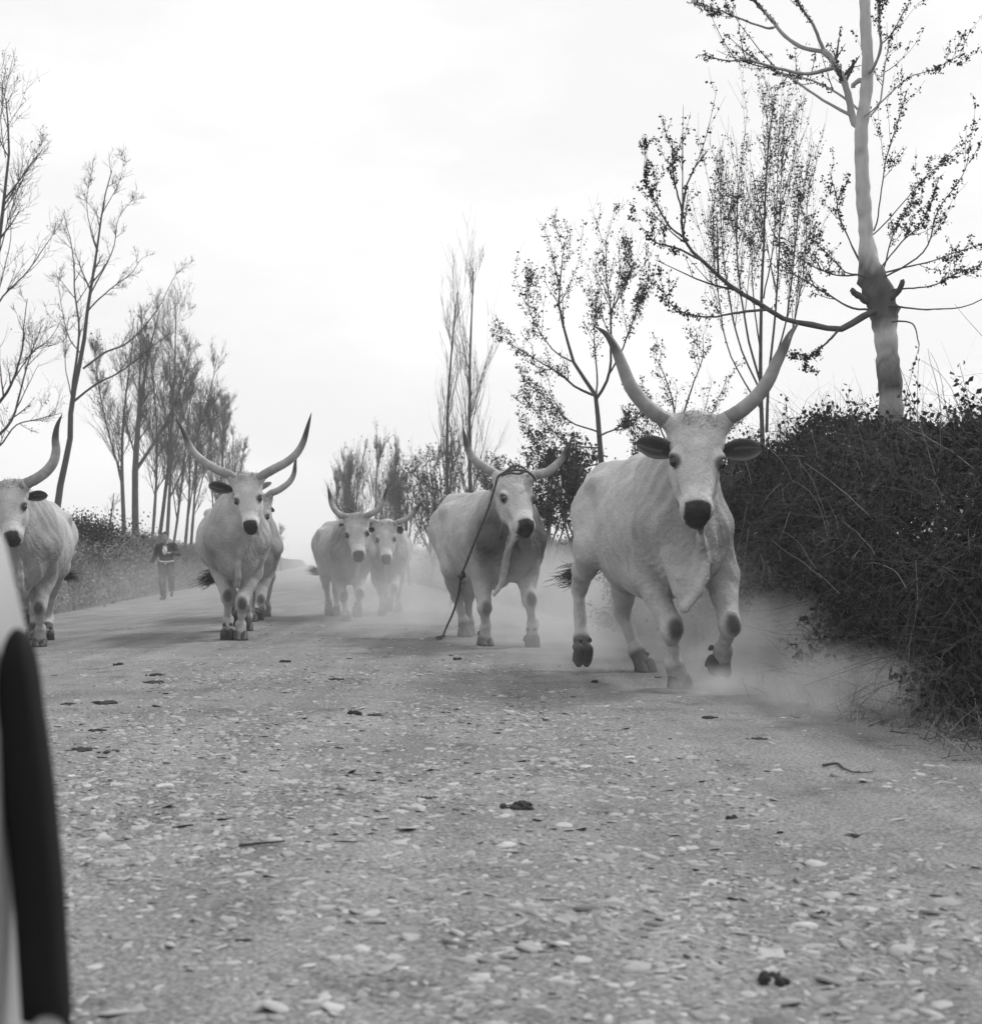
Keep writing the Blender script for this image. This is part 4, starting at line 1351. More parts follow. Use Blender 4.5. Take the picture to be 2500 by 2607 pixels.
# left edge: bare tree mostly outside the frame
manual_tree('bare_tree', 'bare tree at the very edge, its long dark limbs reaching into view at the left', [
    ([(-70, 1420), (-72, 1250), (-60, 1110), (-45, 960), (-20, 800), (-5, 650), (10, 520), (25, 380), (15, 250)], 0.0868, 0.0104, 0, 0),
    ([(-62, 1085), (0, 1020), (31, 972), (55, 886), (58, 830), (70, 760)], 0.0347, 0.0061, 0, -0.8),
    ([(-65, 1160), (0, 1106), (37, 1057), (73, 929), (110, 825)], 0.0312, 0.0061, 0, 0.9),
    ([(-68, 1200), (0, 1130), (37, 1082), (98, 1067), (159, 1051)], 0.0208, 0.0043, 0, -1.4),
    ([(-35, 860), (0, 763), (67, 690), (116, 616), (150, 570)], 0.0208, 0.0043, 0, 0.7),
    ([(-10, 680), (20, 560), (60, 450), (95, 400)], 0.0139, 0.0035, 0, -0.7),
    ([(0, 620), (-30, 480), (20, 330), (60, 260)], 0.0122, 0.0035, 0, 0.6),
    ([(-25, 830), (10, 700), (30, 600), (20, 480)], 0.0139, 0.0035, 0, -1.0),
    ([(31, 972), (80, 900), (130, 860), (165, 800)], 0.0139, 0.0035, -0.3, -1.0),
    ([(8, 540), (50, 470), (75, 400), (110, 360)], 0.0104, 0.0026, 0, 0.4),
    ([(14, 400), (0, 300), (20, 200), (40, 120)], 0.0104, 0.0026, 0, -0.3),
], 25.0, 1.45, 8, 6, 160, 0.03, 52, up=0.32, tone=0.075, l1=0.28, tw=0.0028)
# right: budding tree behind the roped ox
manual_tree('young_tree', 'young budding tree forking low between the roped ox and the nearest ox', [
    ([(1537, 1300), (1534, 1230), (1528, 1160), (1522, 1080), (1517, 1015), (1500, 985), (1480, 960), (1454, 915), (1440, 850), (1425, 780), (1432, 690), (1436, 620)], 0.0540, 0.0043, 0, 0.6),
    ([(1518, 1015), (1550, 952), (1553, 876), (1550, 780), (1541, 700), (1541, 610)], 0.0230, 0.0036, 0, -0.7),
    ([(1516, 1008), (1464, 984), (1432, 955), (1400, 935), (1340, 900), (1282, 860)], 0.0216, 0.0036, 0, 0.9),
    ([(1524, 1110), (1570, 1090), (1607, 1073), (1660, 1050)], 0.0158, 0.0043, 0, 0.8),
    ([(1518, 1010), (1520, 940), (1515, 860), (1520, 760)], 0.0158, 0.0036, 0, 1.1),
    ([(1548, 955), (1580, 900), (1610, 820), (1650, 700)], 0.0158, 0.0036, -0.2, -1.2),
    ([(1456, 920), (1400, 880), (1350, 800), (1345, 700)], 0.0115, 0.0029, 0.2, -0.6),
    ([(1524, 1100), (1450, 1070), (1390, 1010), (1330, 960)], 0.0130, 0.0029, 0, -0.8),
    ([(1526, 1140), (1450, 1130), (1390, 1080), (1345, 1030)], 0.0130, 0.0029, 0, 0.7),
    ([(1550, 800), (1580, 740), (1600, 680), (1610, 640)], 0.0086, 0.0022, -0.4, -0.8),
    ([(1528, 1180), (1450, 1190), (1390, 1150), (1340, 1110)], 0.0115, 0.0029, 0, 0.3),
    ([(1528, 1180), (1600, 1180), (1640, 1120), (1690, 1080)], 0.0115, 0.0029, 0, -0.4),
], 20.0, 1.1, 10, 2, 2000, 0.034, 53, up=0.5, ang=34, tone=0.075, l1=0.28, tw=0.0025, leaf_rep=2, wig=0.03)
# multi-stemmed budding tree behind the hedge
manual_tree('multi_stemmed_tree', 'broomlike budding tree of many upright stems behind the bulging hedge', [
    ([(1943, 1210), (1940, 1080), (1936, 950), (1940, 800), (1946, 640), (1952, 480), (1962, 360), (1970, 260)], 0.0372, 0.0043, 0, 0.2),
    ([(1952, 1100), (1960, 930), (1975, 780), (1985, 600), (1990, 450), (1997, 350)], 0.0211, 0.0031, 0.1, 0.9),
    ([(1938, 980), (1900, 840), (1880, 700), (1878, 560), (1890, 400)], 0.0161, 0.0031, 0, -0.8),
    ([(1938, 1000), (1880, 870), (1852, 720), (1840, 590), (1834, 460)], 0.0136, 0.0031, 0, 0.7),
    ([(1958, 960), (2000, 820), (2020, 650), (2030, 520), (2022, 420)], 0.0136, 0.0031, 0.1, -0.6),
    ([(1958, 990), (2010, 870), (2045, 700), (2055, 560), (2064, 450)], 0.0124, 0.0031, 0.1, 0.6),
    ([(1936, 900), (1920, 760), (1915, 640), (1925, 520)], 0.0112, 0.0025, 0, 0.9),
    ([(1936, 1040), (1860, 900), (1830, 760), (1815, 640), (1812, 480)], 0.0112, 0.0025, 0, -0.9),
    ([(1944, 760), (1965, 640), (1975, 520), (1985, 300)], 0.0099, 0.0025, 0, -0.5),
], 18.0, 1.1, 13, 2, 1700, 0.03, 54, wig=0.03, up=0.6, ang=22, tone=0.075, l1=0.26, tw=0.0025)
# low shoots behind the nearest ox's head
manual_tree('sapling_clump', 'low clump of budding shoots showing between the horns of the nearest ox', [
    ([(1720, 1260), (1722, 1150), (1715, 1050), (1690, 970), (1660, 905)], 0.030, 0.005, 0, 0.3),
    ([(1722, 1150), (1740, 1060), (1765, 980), (1790, 900), (1790, 850)], 0.020, 0.004, 0, -0.5),
    ([(1722, 1180), (1680, 1090), (1650, 1020), (1610, 980)], 0.018, 0.004, 0, 0.7),
    ([(1722, 1160), (1770, 1100), (1815, 1040), (1850, 960)], 0.018, 0.004, 0, 0.4),
    ([(1722, 1200), (1790, 1140), (1850, 1100), (1890, 1030)], 0.016, 0.004, 0, -0.4),
    ([(1722, 1200), (1660, 1140), (1630, 1090), (1590, 1060)], 0.016, 0.004, 0, -0.7),
], 21.0, 1.1, 5, 2, 450, 0.034, 55, wig=0.03, up=0.5, tone=0.075, l1=0.3, tw=0.0025, cat='sapling')

def auto_tree(label, u, d, vtop, side, seed, utop=None, r0=0.12, nb=18, nb2=6, nb3=4, ang=32, l1=0.36, t0=0.22, up=0.25, fork=0, name='bare_tree', group=None, leaf_n=0, tw=0.005, cat='tree', lmax=None, leaf_size=0.07):
    g_ = np.random.default_rng(seed)
    base = bank_at(u, d, side)
    top = P(u if utop is None else utop, vtop, d)
    root = thing(name, base, label, cat, group)
    H_ = top[2] - base[2]
    m = np.linspace(0, 1, 14)[:, None]
    bow = np.array([g_.normal(0, 0.03), g_.normal(0, 0.03), 0]) * H_
    tr = base * (1 - m) + top * m + bow * np.sin(m * np.pi) + np.cumsum(g_.normal(0, 0.010 * H_ / 8, (14, 3)), 0) * np.array([1, 1, 0]) * m ** 0.4 
    stems = [tr]
    rads = [np.linspace(r0, max(0.012, r0 * 0.10), 14) * (1 + 0.05 * g_.normal(0, 1, 14))]
    for i in range(fork):
        k = g_.integers(2, 5)
        e = top + np.array([g_.normal(0, 0.11 * H_), g_.normal(0, 0.1 * H_), -g_.uniform(0.0, 0.2) * H_])
        m2 = np.linspace(0, 1, 14)[:, None]
        c1 = tr[k] * (1 - m2) + e * m2
        c1 += (e - tr[k]) * np.array([0.28, 0.28, -0.0]) * (np.sin(m2 * np.pi) * 0.5)
        stems.append(c1)
        rads.append(np.linspace(r0 * 0.45, 0.012, 14))
    for i in range(len(stems)):
        V, q = tubes(stems[i][None], rads[i][None], 7)
        obj('trunk' if i == 0 else 'branch', V, q, M_FARBARK, root, base)
    S, Rr = np.array(stems), np.array(rads)
    s1, r1_ = sprout(S, Rr, max(3, nb // len(stems)), t0, 0.97, ang, l1, up, g_, n=8, rf=0.42, rmin=tw * 1.6, lmin=0.3, taper=0.65)
    r1_ = r1_ * 0.75
    s2, r2_ = sprout(s1, r1_, nb2, 0.15, 1.0, ang * 0.95, 0.42, up * 0.8, g_, n=6, rf=0.6, rmin=tw * 1.1, lmin=0.2)
    s3, r3_ = sprout(s2, r2_, nb3, 0.1, 1.0, ang, 0.5, up * 0.7, g_, n=4, rf=0.6, rmin=tw * 0.75, lmin=0.15)
    parts = [tubes(s1, r1_, 5), tubes(s2, r2_, 3), tubes(s3, r3_, 3)]
    V, q = join(parts)
    obj('crown', V, q, M_FARBARK, root, base, kind='stuff')
    if leaf_n:
        V, q = leaves(along(np.array(s3), leaf_n, g_, 0.2, 1, 0.02), leaf_size, seed)
        obj('leaves', V, q, M_LEAF, root, base, smooth=False, kind='stuff')

ROW = 'bare trees in a row along the left bank'
row = [
    ('slim knotty trunk, first of the bare row on the left bank', 318, 44, 850, 340, 0.12, 1),
    ('thick trunk forking above head height, second in the bare row', 346, 47, 790, 400, 0.19, 2),
    ('bare tree with thin straight trunk, third in the row left of the running person', 386, 51, 850, 378, 0.11, 0),
    ('bare tree rising just left of the running person, its top leaning right', 403, 53, 770, 450, 0.13, 1),
    ('bare tree standing directly behind the running person', 424, 56, 860, 425, 0.14, 1),
    ('slanting bare tree, leaning right over the running person', 441, 58, 950, 492, 0.10, 1),
    ('bare tree just right of the running person, twigs thick at its top', 471, 63, 1010, 475, 0.13, 1),
    ('smaller bare tree farther along, between the running person and the middle ox', 486, 66, 1000, 515, 0.12, 1),
    ('distant bare tree behind the left horn of the middle ox', 512, 72, 1000, 540, 0.13, 1),
    ('distant bare tree above the forehead of the middle ox, partly hidden', 545, 80, 1005, 562, 0.14, 1),
    ('farthest and lowest bare tree of the left row, behind the right horn base', 580, 92, 1095, 592, 0.14, 1),
]
for i, (lb, u, d, vt, ut, r0, fk) in enumerate(row):
    auto_tree(lb, u, d, vt, 'L', 100 + i, utop=ut, r0=r0 * (0.75 if i == 1 else 0.6), nb=42, nb2=9, nb3=5, ang=27, l1=0.24, t0=0.2, up=0.28, fork=fk, group=ROW, tw=0.0038 * d / 40, leaf_n=900, leaf_size=0.05)
auto_tree('thin bare sapling stub standing before the bare row on the left bank', 273, 42, 1255, 'L', 131, utop=290, r0=0.04, nb=5, nb2=3, nb3=2, l1=0.3, name='sapling', cat='sapling', tw=0.004)
auto_tree('tall narrow poplar, left one of the pair behind the roped ox', 1163, 35, 745, 'R', 141, utop=1164, r0=0.07, nb=24, nb2=5, nb3=3, ang=20, l1=0.24, t0=0.12, up=0.45, name='poplar_tree', group='pair of narrow poplars', tw=0.0032)
auto_tree('taller narrow poplar, right one of the pair behind the roped ox', 1203, 34, 690, 'R', 142, utop=1205, r0=0.075, nb=26, nb2=5, nb3=3, ang=20, l1=0.24, t0=0.12, up=0.45, name='poplar_tree', group='pair of narrow poplars', tw=0.0032)
CL = 'dense distant trees above the far pair of oxen'
for i, (lb, u, d, vt) in enumerate([
        ('distant bushy poplar, leftmost of the clump above the far pair of oxen', 890, 72, 1190),
        ('distant bushy poplar, dense and upright above the dark-necked ox', 926, 68, 1150),
        ('distant bushy poplar just right of the clump centre, twin-topped', 966, 66, 1150),
        ('distant lower bushy tree at the right end of the far clump', 1000, 70, 1230)]):
    auto_tree(lb, u, d, vt, 'R', 150 + i, r0=0.08, nb=50, nb2=8, nb3=5, ang=20, l1=0.26, t0=0.08, up=0.5, fork=2, name='poplar_tree', group=CL, tw=0.006, leaf_n=900)
for i, (lb, u, d, vt) in enumerate([
        ('low thorny bush above the rearmost ox of the far pair', 1045, 52, 1215),
        ('bushy shrub left of the narrow poplars', 1092, 47, 1180),
        ('twiggy shrub at the foot of the narrow poplars', 1135, 40, 1150),
        ('twiggy shrub between the poplars and the roped ox head', 1240, 38, 1200)]):
    auto_tree(lb, u, d, vt, 'R', 160 + i, r0=0.06, nb=26, nb2=7, nb3=4, ang=36, l1=0.5, t0=0.03, up=0.3, fork=4, name='shrub', cat='shrub', group='shrubs on the far right bank', tw=0.006, leaf_n=900)
for i, (lb, u, d, vt) in enumerate([
        ('leafy bush right of the roped ox head, under the young budding tree', 1400, 24, 1150),
        ('leafy bush close beside the back of the nearest ox', 1465, 22, 1120),
        ('leafy bush showing between the nearest ox and the dark hedge', 1880, 19, 1170)]):
    auto_tree(lb, u, d, vt, 'R', 170 + i, r0=0.04, nb=28, nb2=7, nb3=4, ang=40, l1=0.5, t0=0.02, up=0.25, fork=5, name='bush', cat='bush', group='leafy bushes on the right bank', tw=0.0035, leaf_n=3600, leaf_size=0.055)
auto_tree('faint far tree in the haze where the road vanishes', 716, 150, 1345, 'L', 181, r0=0.12, nb=16, nb2=5, nb3=3, ang=32, tw=0.012)
def dark_bush():
    g_ = np.random.default_rng(61)
    base = bank_at(196, 34, 'L')
    o_pts = base + g_.normal(0, 1, (5000, 3)) * np.array([0.55, 0.45, 0.2]) + np.array([0.0, 0, 0.22])
    V, q = leaves(o_pts, 0.06, 3)
    root = thing('bush', base, 'small dark bush on the left bank just behind the leftmost ox', 'bush')
    obj('leaves', V, q, M_LEAF, root, base, smooth=False, kind='stuff')
    p = base + g_.normal(0, 1, (90, 3)) * np.array([0.4, 0.3, 0.02])
    d = unit(g_.normal(0, 0.5, (90, 3)) + np.array([0, 0, 1.0]))
    V, q = blades(p, d, g_.uniform(0.2, 0.6, 90), np.full(90, 0.004), 0.3, 2)
    obj('stems', V, q, M_TWIG, root, base, smooth=False, kind='stuff')
dark_bush()
def posts():
    for i, (u, v, lb) in enumerate([(244, 1340, 'short weathered post on the left bank, nearest the leftmost ox'), (257, 1341, 'short weathered post right beside the first one on the left bank'), (283, 1342, 'short weathered post near the thin sapling on the left bank')]):
        d = 40 + i * 1.2
        b_ = bank_at(u, d, 'L')
        g_ = np.random.default_rng(70 + i)
        h_ = np.linspace(0, 0.42 + 0.06 * i, 6)
        pts = b_ + np.stack([h_ * 0.05 * (i - 1), h_ * 0.02, h_ - 0.05], -1)
        V, q = tubes(pts[None], (0.045 * (1 + 0.08 * g_.normal(0, 1, 6)))[None], 8, cap=True)
        o = obj('fence_post', V, q, M_TWIG, None, b_)
        tag(o, lb, 'post', 'weathered posts on the left bank')
posts()

# ------------------------------------------------------------------ the herd
for i_, sp_ in enumerate(SPECS):
    cattle(sp_)

# rope tied round the horns of the second ox and trailing on the road
def rope():
    g_ = np.random.default_rng(81)
    pts = [P(*p) for p in [(1362, 1222, 13.70), (1357, 1212, 13.60), (1340, 1200, 13.55), (1310, 1197, 13.52), (1284, 1203, 13.55), (1268, 1214, 13.55), (1261, 1236, 13.55), (1243, 1295, 13.6), (1214, 1366, 13.7), (1192, 1422, 13.9), (1175, 1466, 14.1), (1168, 1510, 14.5), (1155, 1556, 15.0), (1139, 1592, 15.3), (1123, 1625, 15.45)]]
    end = pts[-1].copy()
    end[2] = ground_z(end[0], end[1]) + 0.012
    pts[-1] = end
    pts += [end + np.array([-0.06, 0.25, 0]), end + np.array([0.02, 0.6, 0])]
    c = cr(np.array(pts), 150)
    c[:, 2] = np.maximum(c[:, 2], ground_z(c[:, 0], c[:, 1]) + 0.011)
    base = end
    r = 0.0115 * (1 + 0.12 * np.sin(np.arange(150) * 2.1))
    root = thing('rope', base, 'dark rope knotted round the horns of the second ox and dragging on the road', 'rope')
    V, q = tubes(c[None], r[None], 8, cap=True)
    obj('strand', V, q, M_ROPE, root, base)
    k0 = P(1175, 1466, 14.08)
    v = Vol(k0 - 0.1, k0 + 0.1, 0.008)
    for j in range(7):
        a_ = k0 + g_.normal(0, 0.022, 3)
        v.cap(a_, k0 + g_.normal(0, 0.028, 3), 0.016, 0.014, 0.01)
    V, q = v.mesh()
    obj('knot', V, q, M_ROPE, root, base)
    loop = [P(*p) for p in [(1284, 1203, 13.53), (1300, 1190, 13.56), (1320, 1186, 13.58), (1338, 1196, 13.53), (1322, 1206, 13.5), (1296, 1204, 13.5), (1276, 1212, 13.5)]]
    lc = cr(np.array(loop), 50)
    V, q = tubes(lc[None], np.full((1, 50), 0.011), 8, cap=True)
    obj('horn_lashing', V, q, M_ROPE, root, base)
rope()

# ------------------------------------------------------------------ the running person
M_SKIN = mat('skin', 0.20, 0.26, rough=0.6, scale=20, spec=0.3)
M_JACKET = mat('jacket', 0.035, 0.055, rough=0.95, scale=14, bump=0.4, bscale=30)
M_TROUSER = mat('trousers', 0.04, 0.06, rough=0.95, scale=14, bump=0.4, bscale=30)
M_SHIRT = mat('shirt', 0.62, 0.75, rough=0.9, scale=10, bump=0.3, bscale=40)
M_DARKHAIR = mat('hair', 0.02, 0.04, rough=0.6, scale=40, bump=0.4)
M_SHOE = mat('shoe', 0.03, 0.06, rough=0.5, scale=20)
def person():
    D = 35.0
    J = lambda u, v, d=D: P(u, v, d)
    neck, hc, hip = J(423, 1387), J(419.5, 1367, 34.93), J(424, 1437)
    chest = J(423, 1404)
    sl, sr = J(405, 1392), J(442, 1390)
    el, er = J(396, 1413, 35.08), J(454, 1410, 34.95)
    hl, hr = J(387.5, 1432, 34.95), J(435, 1408, 34.68)
    hpl, hpr = J(414, 1440), J(433, 1440)
    kl, kr = J(413, 1482, 34.72), J(436, 1471, 34.78)
    al, ar = J(417, 1515, 34.95), J(437.5, 1500, 35.35)
    gz = ground_z(al[0], al[1])
    al[2] = gz + 0.075
    tl = al + np.array([-0.03, -0.17, -0.035])
    tr_ = ar + np.array([0.01, -0.06, -0.16])
    base = np.array([hip[0], hip[1], gz])
    root = thing('person', base, 'person running behind the cattle in a dark open jacket, white shirt and grey trousers', 'person')
    I3 = np.eye(3)
    lo = np.minimum.reduce([hl, al, hpl, el, tl]) - 0.22
    hi = np.maximum.reduce([er, hc, hr, ar]) + 0.24
    v = Vol(lo, hi, 0.0085)
    v.ell(hc + [0, 0.01, 0.02], I3, (0.076, 0.095, 0.105), 0.01)
    v.ell(hc + [0, -0.022, -0.055], I3, (0.056, 0.068, 0.07), 0.02)
    v.cap(hc + [0, -0.095, 0.0], hc + [0, -0.112, -0.035], 0.010, 0.016, 0.012)
    v.cap(hc + [-0.024, -0.083, -0.072], hc + [0.024, -0.083, -0.072], 0.009, 0.009, 0.01)
    v.ell(hc + [0, -0.075, -0.108], I3, (0.03, 0.022, 0.02), 0.012)
    for s_ in (-1, 1):
        v.ell(hc + [s_ * 0.033, -0.092, 0.008], I3, (0.017, 0.014, 0.011), 0.008, 'c')
        v.ell(hc + [s_ * 0.080, 0.012, -0.012], I3, (0.012, 0.022, 0.034), 0.008)
    v.cap(hc + [0, 0.02, -0.06], neck + [0, 0.02, -0.02], 0.052, 0.058, 0.02)
    v.cap(neck + [0, 0, -0.04], chest, 0.10, 0.12, 0.06)
    v.cap(chest, hip, 0.12, 0.115, 0.05)
    v.cap(sl, sr, 0.05, 0.05, 0.04)
    for a, b, c in ((sl, el, hl), (sr, er, hr)):
        v.cap(a, b, 0.045, 0.036, 0.03)
        v.cap(b, c, 0.036, 0.024, 0.02)
    for a, b, c in ((hpl, kl, al), (hpr, kr, ar)):
        v.cap(a, b, 0.075, 0.048, 0.03)
        v.cap(b, c, 0.048, 0.032, 0.02)
        v.cap(c, (tl if c is al else tr_), 0.032, 0.028, 0.02)
    def hand(w, fore, palm, inner):
        d = unit(w - fore)
        pn = unit(palm - d * (palm @ d))
        sd = np.cross(d, pn)
        if sd @ inner < 0:
            sd = -sd
        pc = w + d * 0.05
        v.ell(pc, np.array([d, sd, pn]), (0.05, 0.040, 0.018), 0.012)
        for i, (o, L_) in enumerate(((0.030, 0.062), (0.010, 0.072), (-0.010, 0.066), (-0.029, 0.05))):
            k1 = pc + d * 0.042 + sd * o
            k2 = k1 + d * L_ * 0.5 + pn * 0.012
            k3 = k2 + d * L_ * 0.30 + pn * 0.030
            v.cap(k1, k2, 0.0095, 0.009, 0.004)
            v.cap(k2, k3, 0.009, 0.008, 0.004)
        t1 = pc - d * 0.02 + sd * 0.035
        t2 = t1 + d * 0.035 + sd * 0.025 + pn * 0.012
        v.cap(t1, t2, 0.0115, 0.010, 0.008)
        v.cap(t2, t2 + d * 0.03 + pn * 0.006, 0.010, 0.0085, 0.006)
    hand(hl, el, np.array([1.0, 0.3, 0]), np.array([0, -1.0, 0]))
    hand(hr, er, np.array([0, 0.6, -0.6]), np.array([0, -0.5, 1.0]))
    V, q = v.mesh()
    obj('body', V, q, M_SKIN, root, base)
    def cloth(name, m, fill):
        w_ = Vol(lo, hi, 0.011)
        fill(w_)
        V, q = w_.mesh()
        nr = vnormals(V, q)
        V = V + nr * (0.006 * wob(V, 22, 2.0))[:, None]
        obj(name, V, q, m, root, base)
    def jacket(w_):
        w_.cap(neck + [0, 0.02, -0.05], chest, 0.13, 0.155, 0.06, flat=((1, 0, 0), 1.12))
        w_.cap(chest, hip + [0, 0, 0.09], 0.155, 0.150, 0.05, flat=((1, 0, 0), 1.12))
        w_.cap(sl, sr, 0.075, 0.075, 0.05)
        for a, b, c in ((sl, el, hl), (sr, er, hr)):
            w_.cap(a, b, 0.078, 0.062, 0.04)
            w_.cap(b, c * 0.92 + b * 0.08, 0.062, 0.05, 0.03)
        top, bot = neck + [0.0, -0.17, 0.04], hip + [-0.01, -0.20, 0.17]
        w_.cap(top, top * 0.5 + bot * 0.5, 0.085, 0.075, 0.012, op='c')
        w_.cap(top * 0.5 + bot * 0.5, bot, 0.075, 0.02, 0.012, op='c')
        w_.cap(neck + [0, -0.06, 0.09], neck + [0, -0.02, 0.05], 0.075, 0.07, 0.012, op='c')
    cloth('jacket', M_JACKET, jacket)
    def shirt(w_):
        w_.cap(neck + [0, -0.005, -0.055], chest, 0.095, 0.148, 0.05, flat=((1, 0, 0), 1.05))
        w_.cap(chest, hip + [0, 0, 0.06], 0.148, 0.14, 0.05, flat=((1, 0, 0), 1.05))
        w_.cap(neck + [0, -0.05, 0.06], neck + [0, -0.12, -0.035], 0.045, 0.02, 0.01, op='c')
        for s_ in (-1, 1):
            w_.cap(neck + [s_ * 0.055, -0.03, 0.03], neck + [s_ * 0.05, -0.105, -0.04], 0.022, 0.012, 0.012)
    cloth('shirt', M_SHIRT, shirt)
    def trousers(w_):
        w_.cap(hpl + [0.02, 0, 0.04], hpr + [-0.02, 0, 0.04], 0.135, 0.135, 0.04, flat=((0, 1, 0), 0.95))
        for a, b, c in ((hpl, kl, al), (hpr, kr, ar)):
            w_.cap(a, b, 0.115, 0.085, 0.04)
            w_.cap(b, c, 0.085, 0.07, 0.04)
    cloth('trousers', M_TROUSER, trousers)
    bl = np.array([[hip[0] + 0.165 * math.cos(t), hip[1] + 0.15 * math.sin(t), hip[2] + 0.075 + 0.010 * math.cos(2 * t)] for t in np.linspace(0, 2 * np.pi, 32)])
    V, q = tubes(bl[None], np.full((1, 32), 0.020), 8)
    obj('waistband', V, q, M_SHIRT, root, base)
    def hair(w_):
        w_.ell(hc + [0, 0.025, 0.04], I3, (0.085, 0.10, 0.098), 0.01)
        w_.cap(hc + [-0.06, -0.10, -0.03], hc + [0.06, -0.10, -0.03], 0.085, 0.085, 0.01, op='c')
    cloth('hair', M_DARKHAIR, hair)
    for a, t in ((al, tl), (ar, tr_)):
        w_ = Vol(np.minimum(a, t) - 0.1, np.maximum(a, t) + 0.1, 0.009)
        w_.cap(a + [0, 0.02, -0.02], t, 0.045, 0.034, 0.02)
        w_.cap(a + [0, 0.03, -0.035], a + [0, 0.02, 0.03], 0.042, 0.045, 0.02)
        V, q = w_.mesh()
        if a is al:
            V[:, 2] = np.maximum(V[:, 2], gz)
        obj('shoe', V, q, M_SHOE, root, base)
person()

# ------------------------------------------------------------------ the car at the left edge, very close to the camera
M_PAINT = mat('car_paint', 0.38, 0.42, rough=0.32, scale=3, spec=0.5)
M_RUBBER = mat('black_rubber', 0.008, 0.012, rough=0.75, scale=8, spec=0.15)
M_CHROME = mat('chrome', 0.65, 0.7, rough=0.25, scale=3, spec=0.8)
M_CHROME.node_tree.nodes['Principled BSDF'].inputs['Metallic'].default_value = 0.9
M_GLASS = mat('car_glass', 0.03, 0.04, rough=0.05, scale=3, spec=0.8)
def car():
    base = np.array([-1.1, 0.0, ground_z(-1.1, 0.0)])
    root = thing('parked_car', base, 'pale car close to the camera, its rounded wing edged with a tapering black strip', 'car')
    # wing: rounded body running back beside the camera
    ys = [1.535, 1.532, 1.52, 1.50, 1.46, 1.40, 1.26, 0.8, 0.2, -0.6, -1.4, -2.0, -2.3, -2.35, -2.36]
    sc_ = [0.02, 0.5, 0.80, 0.90, 0.965, 0.99, 1.0, 1.0, 1.0, 1.0, 0.99, 0.95, 0.8, 0.5, 0.02]
    th = np.linspace(0, 2 * np.pi, 40, endpoint=False)
    cx, cz, rx, rz = -0.905, 0.55, 0.455, 0.62
    rings = []
    for y, k in zip(ys, sc_):
        c_, s_ = np.cos(th), np.sin(th)
        ex = np.sign(c_) * np.abs(c_) ** 0.8
        ez = np.sign(s_) * np.abs(s_) ** 0.8
        rings.append(np.stack([cx + rx * k * ex, np.full(40, y), cz + rz * k * ez], -1))
    V = np.array(rings).reshape(-1, 3)
    i = np.arange(len(ys) * 40).reshape(len(ys), 40)
    q = np.stack([i[:-1], i[1:], np.roll(i, -1, 1)[1:], np.roll(i, -1, 1)[:-1]], -1).reshape(-1, 4)
    obj('wing', V, q, M_PAINT, root, base)
    # cabin and bonnet, beyond the left edge of the frame
    v = Vol((-2.75, -2.7, 0.15), (-0.9, 1.75, 1.65), 0.03)
    v.cap((-1.45, 1.2, 0.66), (-1.45, -2.0, 0.70), 0.36, 0.36, 0.1, flat=((1, 0, 0), 1.6))
    v.cap((-2.0, 1.1, 0.62), (-2.0, -2.0, 0.62), 0.36, 0.36, 0.1)
    v.cap((-1.6, -0.3, 1.05), (-1.6, -1.4, 1.05), 0.46, 0.44, 0.12, flat=((1, 0, 0), 1.4))
    V, q = v.mesh()
    obj('body', V, q, M_PAINT, root, base)
    for y in (0.55, -1.6):
        for x in (-0.72, -2.1):
            t = np.linspace(0, 2 * np.pi, 28)
            c = np.stack([np.full(28, x), y + 0.21 * np.cos(t), base[2] + 0.30 + 0.21 * np.sin(t)], -1)
            V, q = tubes(c[None], np.full((1, 28), 0.09), 10)
            wobj = obj('wheel', V, q, M_RUBBER, root, base)
            c = np.stack([np.full(28, x), y + 0.07 * np.cos(t), base[2] + 0.30 + 0.07 * np.sin(t)], -1)
            V, q = tubes(c[None], np.full((1, 28), 0.07), 8)
            hub = obj('hub', V, q, M_CHROME, wobj, base)
    # tapering black strip on the end of the wing
    rows = [(1600, 40, 48), (1606, 32, 58), (1618, 25, 68), (1640, 17, 78), (1680, 9, 87), (1730, 4, 96), (1790, 0, 103), (1850, 1, 113), (1900, 4, 120), (1960, 9, 128), (2030, 15, 136), (2140, 28, 147), (2250, 39, 157), (2350, 47, 163), (2450, 54, 169), (2530, 59, 174), (2588, 63, 177), (2592, 140, 178), (2650, 150, 181), (2720, 156, 184)]
    d = 1.33
    k = 20
    ph = np.linspace(0, 2 * np.pi, k, endpoint=False)
    rr = []
    for v_, a, b in rows:
        pa, pb = P(a, v_, d), P(b, v_, d)
        cxx, w_ = (pa[0] + pb[0]) / 2, (pb[0] - pa[0]) / 2
        ex = np.sign(np.cos(ph)) * np.abs(np.cos(ph)) ** 0.55
        ey = np.sign(np.sin(ph)) * np.abs(np.sin(ph)) ** 0.55
        rr.append(np.stack([cxx + w_ * ex, d + min(0.022, w_ * 1.5) * ey, np.full(k, pa[2])], -1))
    V = np.array(rr).reshape(-1, 3)
    i = np.arange(len(rows) * k).reshape(len(rows), k)
    q = np.stack([i[:-1], np.roll(i, -1, 1)[:-1], np.roll(i, -1, 1)[1:], i[1:]], -1).reshape(-1, 4)
    top = i[0]
    q2 = np.array([[top[j], top[j + 1], top[k - 2 - j], top[k - 1 - j]] for j in range(k // 2 - 1)])
    obj('black_strip', V, np.vstack([q, q2]), M_RUBBER, root, base)
    bp = np.array([P(-900, 2650, 1.48), P(-300, 2645, 1.50), P(20, 2640, 1.46), P(90, 2640, 1.40), P(120, 2640, 1.32), P(118, 2640, 1.2)])
    bc = cr(bp, 24)
    V, q = tubes(bc[None], np.full((1, 24), 0.017), 12, cap=True)
    obj('bumper', V, q, M_CHROME, root, base)
car()

